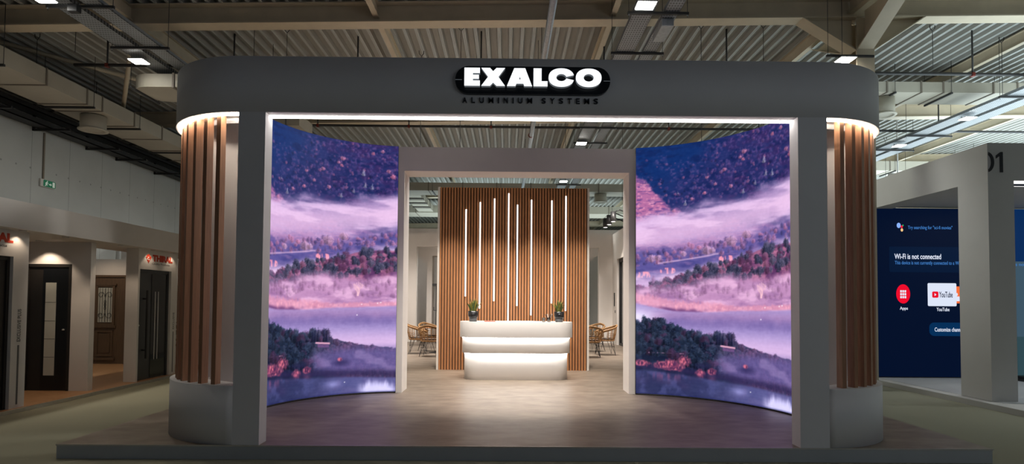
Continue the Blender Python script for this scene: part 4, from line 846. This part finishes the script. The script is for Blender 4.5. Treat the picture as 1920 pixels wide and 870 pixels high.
part(d, 'glass', MB().box(XA-.07, XA-.062, 11.58, 12.07, ZL+.03, 2.13), M['gloss_glass'], label='glossy black glass field', parent=lf)
for y in (11.70, 11.80): part(d, 'inlay', MB().box(XA-.062, XA-.058, y-.012, y+.012, .42, 1.78), M['steel'], parent=lf)
part(d, 'handle', MB().box(XA-.005, XA+.025, 11.315, 11.345, .47, 1.80).box(XA-.07, XA-.005, 11.318, 11.342, .62, .65).box(XA-.07, XA-.005, 11.318, 11.342, 1.62, 1.65), M['black_matt'], parent=lf)
part(d, 'lock', MB().tube([(XA-.07, 11.2, 1.12), (XA-.055, 11.2, 1.12)], .016, 12), M['steel'], parent=lf)
d = door_aisle(7.252, 8.268, 2.218, 'nearly black door cut off by the left picture edge', M['door_black']); lf = bpy.data.objects[d['leaf_name']]; del d['leaf_name']
part(d, 'trim_panel', MB().box(XA-.07, XA-.064, 7.6, 8.1, ZL+.05, 2.1), M['black'], parent=lf)
part(d, 'handle', MB().box(XA-.03, XA, 7.42, 7.45, .5, 1.8).box(XA-.07, XA-.03, 7.424, 7.446, .62, .65).box(XA-.07, XA-.03, 7.424, 7.446, 1.62, 1.65), M['black_matt'], parent=lf)
def logo(y0, z0, s, label):
    t = thing('wall_logo', label, 'logo', (XA-.004, y0, z0), 'door maker logos'); X = XA-.004
    D = [(.0, .11), (.06, .035), (.085, .0), (.115, .04), (.175, .115), (.15, .15), (.115, .13), (.13, .165), (.10, .185), (.04, .17)]
    part(t, 'emblem', flat_poly([(a*s, b*s) for a, b in D], 'aisle', (X, y0, z0), .003), M['red'])
    for dx, dz in ((.05, .085), (.075, .115), (.10, .075)): part(t, 'emblem_mark', flat_poly(ell((dx)*s, dz*s, .022*s, .011*s, 12), 'aisle', (X+.003, y0, z0), .001), M['fascia'])
    part(t, 'lettering', text_mb('THIRAL', 'aisle', (X, y0+.215*s, z0+.05*s), .66*s, .13*s, .004, .06), M['red'])
    part(t, 'script', text_mb('Quality Products', 'aisle', (X, y0+.20*s, z0-.025*s), .58*s, .05*s, .002), M['grey_print'])
logo(11.27, 2.33, 1.02, 'red emblem with lettering over the anthracite door by the portal'); logo(7.36, 2.36, 1.02, 'red lettering over the door cut by the left edge')
def vertical_text(s, y, z0, z1, zl, label):
    t = thing('panel_lettering', label, 'lettering', (XA-.004, y, zl))
    part(t, 'lettering', text_mb(s, 'aisle', (XA-.004, y+.045, z0), z1-z0, .06, .002, .012, turn=True), M['grey_print'])
    part(t, 'line', MB().box(XA-.004, XA-.002, y-.002, y+.028, zl, z0-.05), M['grey_print'])
vertical_text('EXCLUSIVE PLUS', 8.385, 1.0, 1.47, .1, 'grey vertical lettering above a thin line on the leftmost panel'); vertical_text('EXCLUSIVE', 12.24, 1.0, 1.35, .1, 'grey vertical lettering beside the anthracite door')
t = thing('leafy_plant', 'big-leaved dark green plant between the door stand and the portal', 'plant', (-7.2, 12.95, ZL))
part(t, 'pot', MB().lathe([(.12, 0), (.16, .3), (.15, .3), (.14, .28), (.001, .28)], (-7.2, 12.95, ZL), 24), M['pot'])
rs = random.Random(5); mb = MB(); st = MB()
for k in range(12):
    a = 2*math.pi*k/12+rs.random()*.4; L = rs.uniform(.14, .34); h = rs.uniform(.55, 1.05); p1 = Vector((-7.2+L*math.cos(a), 12.95+L*math.sin(a), ZL+h)); st.tube([(-7.2, 12.95, ZL+.28), (-7.2+L*.4*math.cos(a), 12.95+L*.4*math.sin(a), ZL+h*.75), tuple(p1)], .008, 5)
    d1 = Vector((math.cos(a), math.sin(a), -.45)).normalized(); s1 = Vector((-math.sin(a), math.cos(a), 0)); up = s1.cross(d1); R_ = rs.uniform(.15, .2); vs = [tuple(p1)]; n = 20
    for i in range(n):
        t_ = -2.75+5.5*i/(n-1); rr = R_*(1.15-.35*abs(t_)/2.75)*(1 if i % 4 else .62); vs.append(tuple(p1+d1*(rr*math.cos(t_)+R_*.45)+s1*rr*math.sin(t_)*.85-up*(.25*rr*abs(math.sin(t_)))))
    mb.add(vs, [(0, i, i+1) for i in range(1, n)]); mb.add([tuple(Vector(v)+up*.004) for v in vs], [(0, i+1, i) for i in range(1, n)])
part(t, 'foliage', mb, M['leaf']); part(t, 'stems', st, M['leaf'])
for k, (x, y, p, aim, lab) in enumerate(((-7.87, 9.72, 22, (-7.87, 9.98, 0), 'recessed downlight over the black-brown door'), (-6.96, 9.1, 22, (-7.0, 9.3, 0), 'recessed downlight in the soffit before the black-brown door'), (-6.96, 10.4, 14, (-7.3, 10.6, 0), 'recessed downlight in the soffit before the brown door'), (-6.96, 11.35, 2.5, (-7.25, 11.4, 0), 'recessed downlight over the left edge of the anthracite door'), (-6.96, 12.1, 2.5, (-7.25, 12.1, 0), 'recessed downlight over the right edge of the anthracite door'), (-6.96, 8.3, 4, (-7.2, 8.35, 0), 'recessed downlight over the leftmost panel'))):
    tt = thing('downlight', lab, 'downlight', (x, y, 2.585), 'downlights of the door stand')
    part(tt, 'rim', MB().lathe([(.035, .0), (.048, .0), (.048, .015), (.035, .015)], (x, y, 2.585), 18), M['white_plastic']); part(tt, 'lens', MB().lathe([(.001, .008), (.034, .008)], (x, y, 2.585), 18), M['steel'])
    light('downlight_light', 'SPOT', (x, y, 2.57), aim, p, (1, .78, .58), .03, angle=105, blend=.5)
light('rear_room_light', 'SPOT', (-9.6, 13.3, 2.9), (-9.6, 13.6, 0), 17, (1, .76, .55), .05, angle=130, blend=.6)
light('rear_wall_light', 'SPOT', (-9.2, 15.6, 2.4), (-9.2, 17, 2.9), 8, (1, .84, .68), .05, angle=130, blend=.6)
# ------------------------------------------------------------------ the numbered stand on the right
XR = 7.73
t = thing('numbered_stand', 'grey-white frame of the neighbouring stand at right, numbered 01', 'stand', (XR, 9.15, 0))
part(t, 'platform', MB().prism([(7.56, 8.3), (22, 8.3), (22, 19), (7.56, 19)], 0, .09, 'z'), M['booth_grey'])
part(t, 'floor_covering', MB().box(XR+.05, 21.9, 9.0, 18.9, .09, .095), M['booth_floor'])
part(t, 'post', MB().box(XR, XR+.42, 9.16, 9.78, .096, 3.66), M['booth_grey'])
part(t, 'side_header', MB().box(XR, XR+.42, 9.16, 16.2, 3.66, 4.25), M['booth_grey'])
part(t, 'front_header', MB().box(XR+.42, 19, 9.16, 9.42, 3.64, 4.25), M['booth_grey'])
part(t, 'rear_post', MB().box(XR, XR+.42, 15.5, 16.2, .096, 3.66), M['booth_grey'])
part(t, 'ceiling_panel', MB().box(XR+.42, 19, 9.42, 12.2, 3.70, 3.74), M['booth_grey'])
for y, z in ((9.19, 3.60), (9.5, 3.62)): part(t, 'light_strip', MB().box(XR+.43, 19, y, y+.03, z, z+.038), M['led'])
part(t, 'dark_gap', MB().box(XR+.43, 19, 9.25, 9.40, 3.60, 3.639), M['black_matt'])
zc, od = 3.935, [math.radians(q) for q in np.linspace(-76, 76, 28)]
o_ = [(7.715+.115*math.cos(q), zc+.165*math.sin(q)) for q in od]; i_ = [(7.715+.070*math.cos(q), zc+.125*math.sin(q)) for q in od]
part(t, 'digit', flat_poly([p for p in o_ if p[0] > XR+.004]+[p for p in i_[::-1] if p[0] > XR+.004], 'front', (0, 9.16, 0), .012), M['dark_print'])
part(t, 'digit', flat_poly([(7.925, 3.77), (7.972, 3.77), (7.972, 4.10), (7.937, 4.10), (7.865, 4.045), (7.865, 3.995), (7.925, 4.04)], 'front', (0, 9.16, 0), .012), M['dark_print'])
light('numbered_stand_light', 'AREA', (10.2, 11, 3.68), (10.2, 11.2, 0), 38, (.86, .95, 1), 3, 1.6)
YV = 12.1
def vx(px): return 7.79+(px-1641)*.01135
def vz(py): return 3.675-(py-390)*.01123
v = thing('video_wall', 'big dark blue screen showing a television home menu in the numbered stand', 'screen', (9.9, YV+.1, .095))
part(v, 'cabinet', MB().box(7.79, 14.5, YV, YV+.2, .097, 3.675), M['black_matt'])
part(v, 'display', MB().box(7.79, 10.3, YV-.006, YV-.0005, .115, 3.675), glow('menu_navy', (2, 15, 42), .95, True))
part(v, 'side_display', MB().box(10.301, 14.5, YV-.006, YV-.0005, 2.56, 3.675), glow('menu_blue', (6, 44, 92), .9, True))
part(v, 'side_display', MB().box(10.301, 14.5, YV-.006, YV-.0005, .97, 2.56), glow('menu_grey_blue', (64, 88, 104), .9, True))
part(v, 'side_display', MB().box(10.301, 14.5, YV-.006, YV-.0005, .115, .97), glow('menu_teal', (50, 76, 84), .9, True))
WHT, BLU = glow('menu_white', (225, 232, 250)), glow('menu_blue_text', (62, 120, 190))
def vt(s, x0, x1, y0, y1, m, d=.012, b=.0): part(v, 'caption', text_mb(s, 'front', (vx(x0), YV-d+.002, vz(y1)), vx(x1)-vx(x0), vz(y0)-vz(y1), .002, b), m)
def vs_(name, pts, m, d): part(v, name, flat_poly([(vx(a), vz(b)) for a, b in pts], 'front', (0, YV-d+.002, 0), .002), m)
def rr(x0, x1, y0, y1, r): return rrect(x0, x1, y0, y1, r)
for x, y, a, b, c_ in ((1684.4, 422.8, 3.7, 5.0, (140, 180, 250)), (1690, 425.3, 2.0, 2.6, (245, 30, 60)), (1690.3, 431.4, 2.3, 3.0, (250, 205, 140)), (1692.4, 422.6, 1.1, 1.4, (30, 190, 110))): vs_('assistant_dot', ell(x, y, a, b), glow('menu_dot', c_), .010)
vt('Try searching for "sci-fi movies"', 1701.5, 1785, 423, 431.5, BLU, b=.006)
vs_('notice_panel', rr(1666, 1860, 463, 511, 2), glow('menu_notice', (3, 23, 52)), .008)
vt('Wi-Fi is not connected', 1675.5, 1763, 476.3, 486.3, WHT, b=.014); vt('This device is not currently connected to a Wi-Fi network', 1676, 1828, 489.8, 498.6, BLU, b=.006)
vs_('app_icon', ell(1691, 552, 13, 18, 36), glow('menu_red', (240, 8, 44)), .010)
for i in range(3):
    for j in range(3): vs_('icon_square', rr(1685.4+i*4, 1688.4+i*4, 545+j*5.5, 549.2+j*5.5, .4), WHT, .012)
vt('Apps', 1684.3, 1699.3, 576, 583.5, WHT, b=.008)
vs_('orange_card', rr(1786, 1850, 537.3, 569, 1.5), glow('menu_orange', (250, 112, 56)), .009); vt('VI', 1800.5, 1808, 549.5, 556.5, WHT, b=.006)
vs_('card_mark', [(1789, 553), (1792, 549), (1793.5, 553), (1791, 556), (1796, 556), (1797.5, 565), (1789, 565)], WHT, .011)
vs_('video_card', rr(1736.8, 1790.5, 531.3, 574.5, 2.2), glow('menu_card', (222, 230, 248)), .012); vs_('play_badge', rr(1745, 1756.7, 547, 558.8, 2.4), glow('menu_badge', (235, 12, 40)), .014)
vs_('play_triangle', [(1749.3, 550.3), (1752.8, 552.9), (1749.3, 555.6)], WHT, .016); vt('YouTube', 1758, 1783.2, 547.3, 558.2, glow('menu_dark_text', (14, 26, 60)), .015, .012)
vt('YouTube', 1753, 1777, 577.2, 584, WHT, b=.008); vs_('menu_button', rr(1739, 1850, 605.3, 630.5, 9), glow('menu_button', (2, 46, 88)), .009); vt('Customize channels', 1748.8, 1804, 614.5, 622.2, WHT, b=.008)
part(v, 'caption', text_mb('has not', 'front', (10.66, YV-.009, 2.465), .32, .07, .002), BLU)
one('side_table', MB().box(10.4, 12.2, 11.4, 11.9, .096, .14).box(10.45, 12.1, 11.45, 11.85, .14, .19), M['black_matt'], 'low black plinth at the right edge inside the numbered stand', 'plinth')
t = thing('security_camera', 'small round camera hanging on a white pole above the numbered stand', 'camera', (12.32, 18.0, 5.62))
part(t, 'pole', MB().tube([(12.32, 18.0, 5.76), (12.32, 18.0, roof(12.32)+.1)], .02, 8), M['white_plastic']); part(t, 'body', MB().tube([(12.12, 17.9, 5.7), (12.57, 18.1, 5.7)], .07, 12), M['black_matt']); part(t, 'dome', MB().tube([(11.97, 17.84, 5.68), (12.11, 17.9, 5.7)], .075, 12), M['white_plastic'])
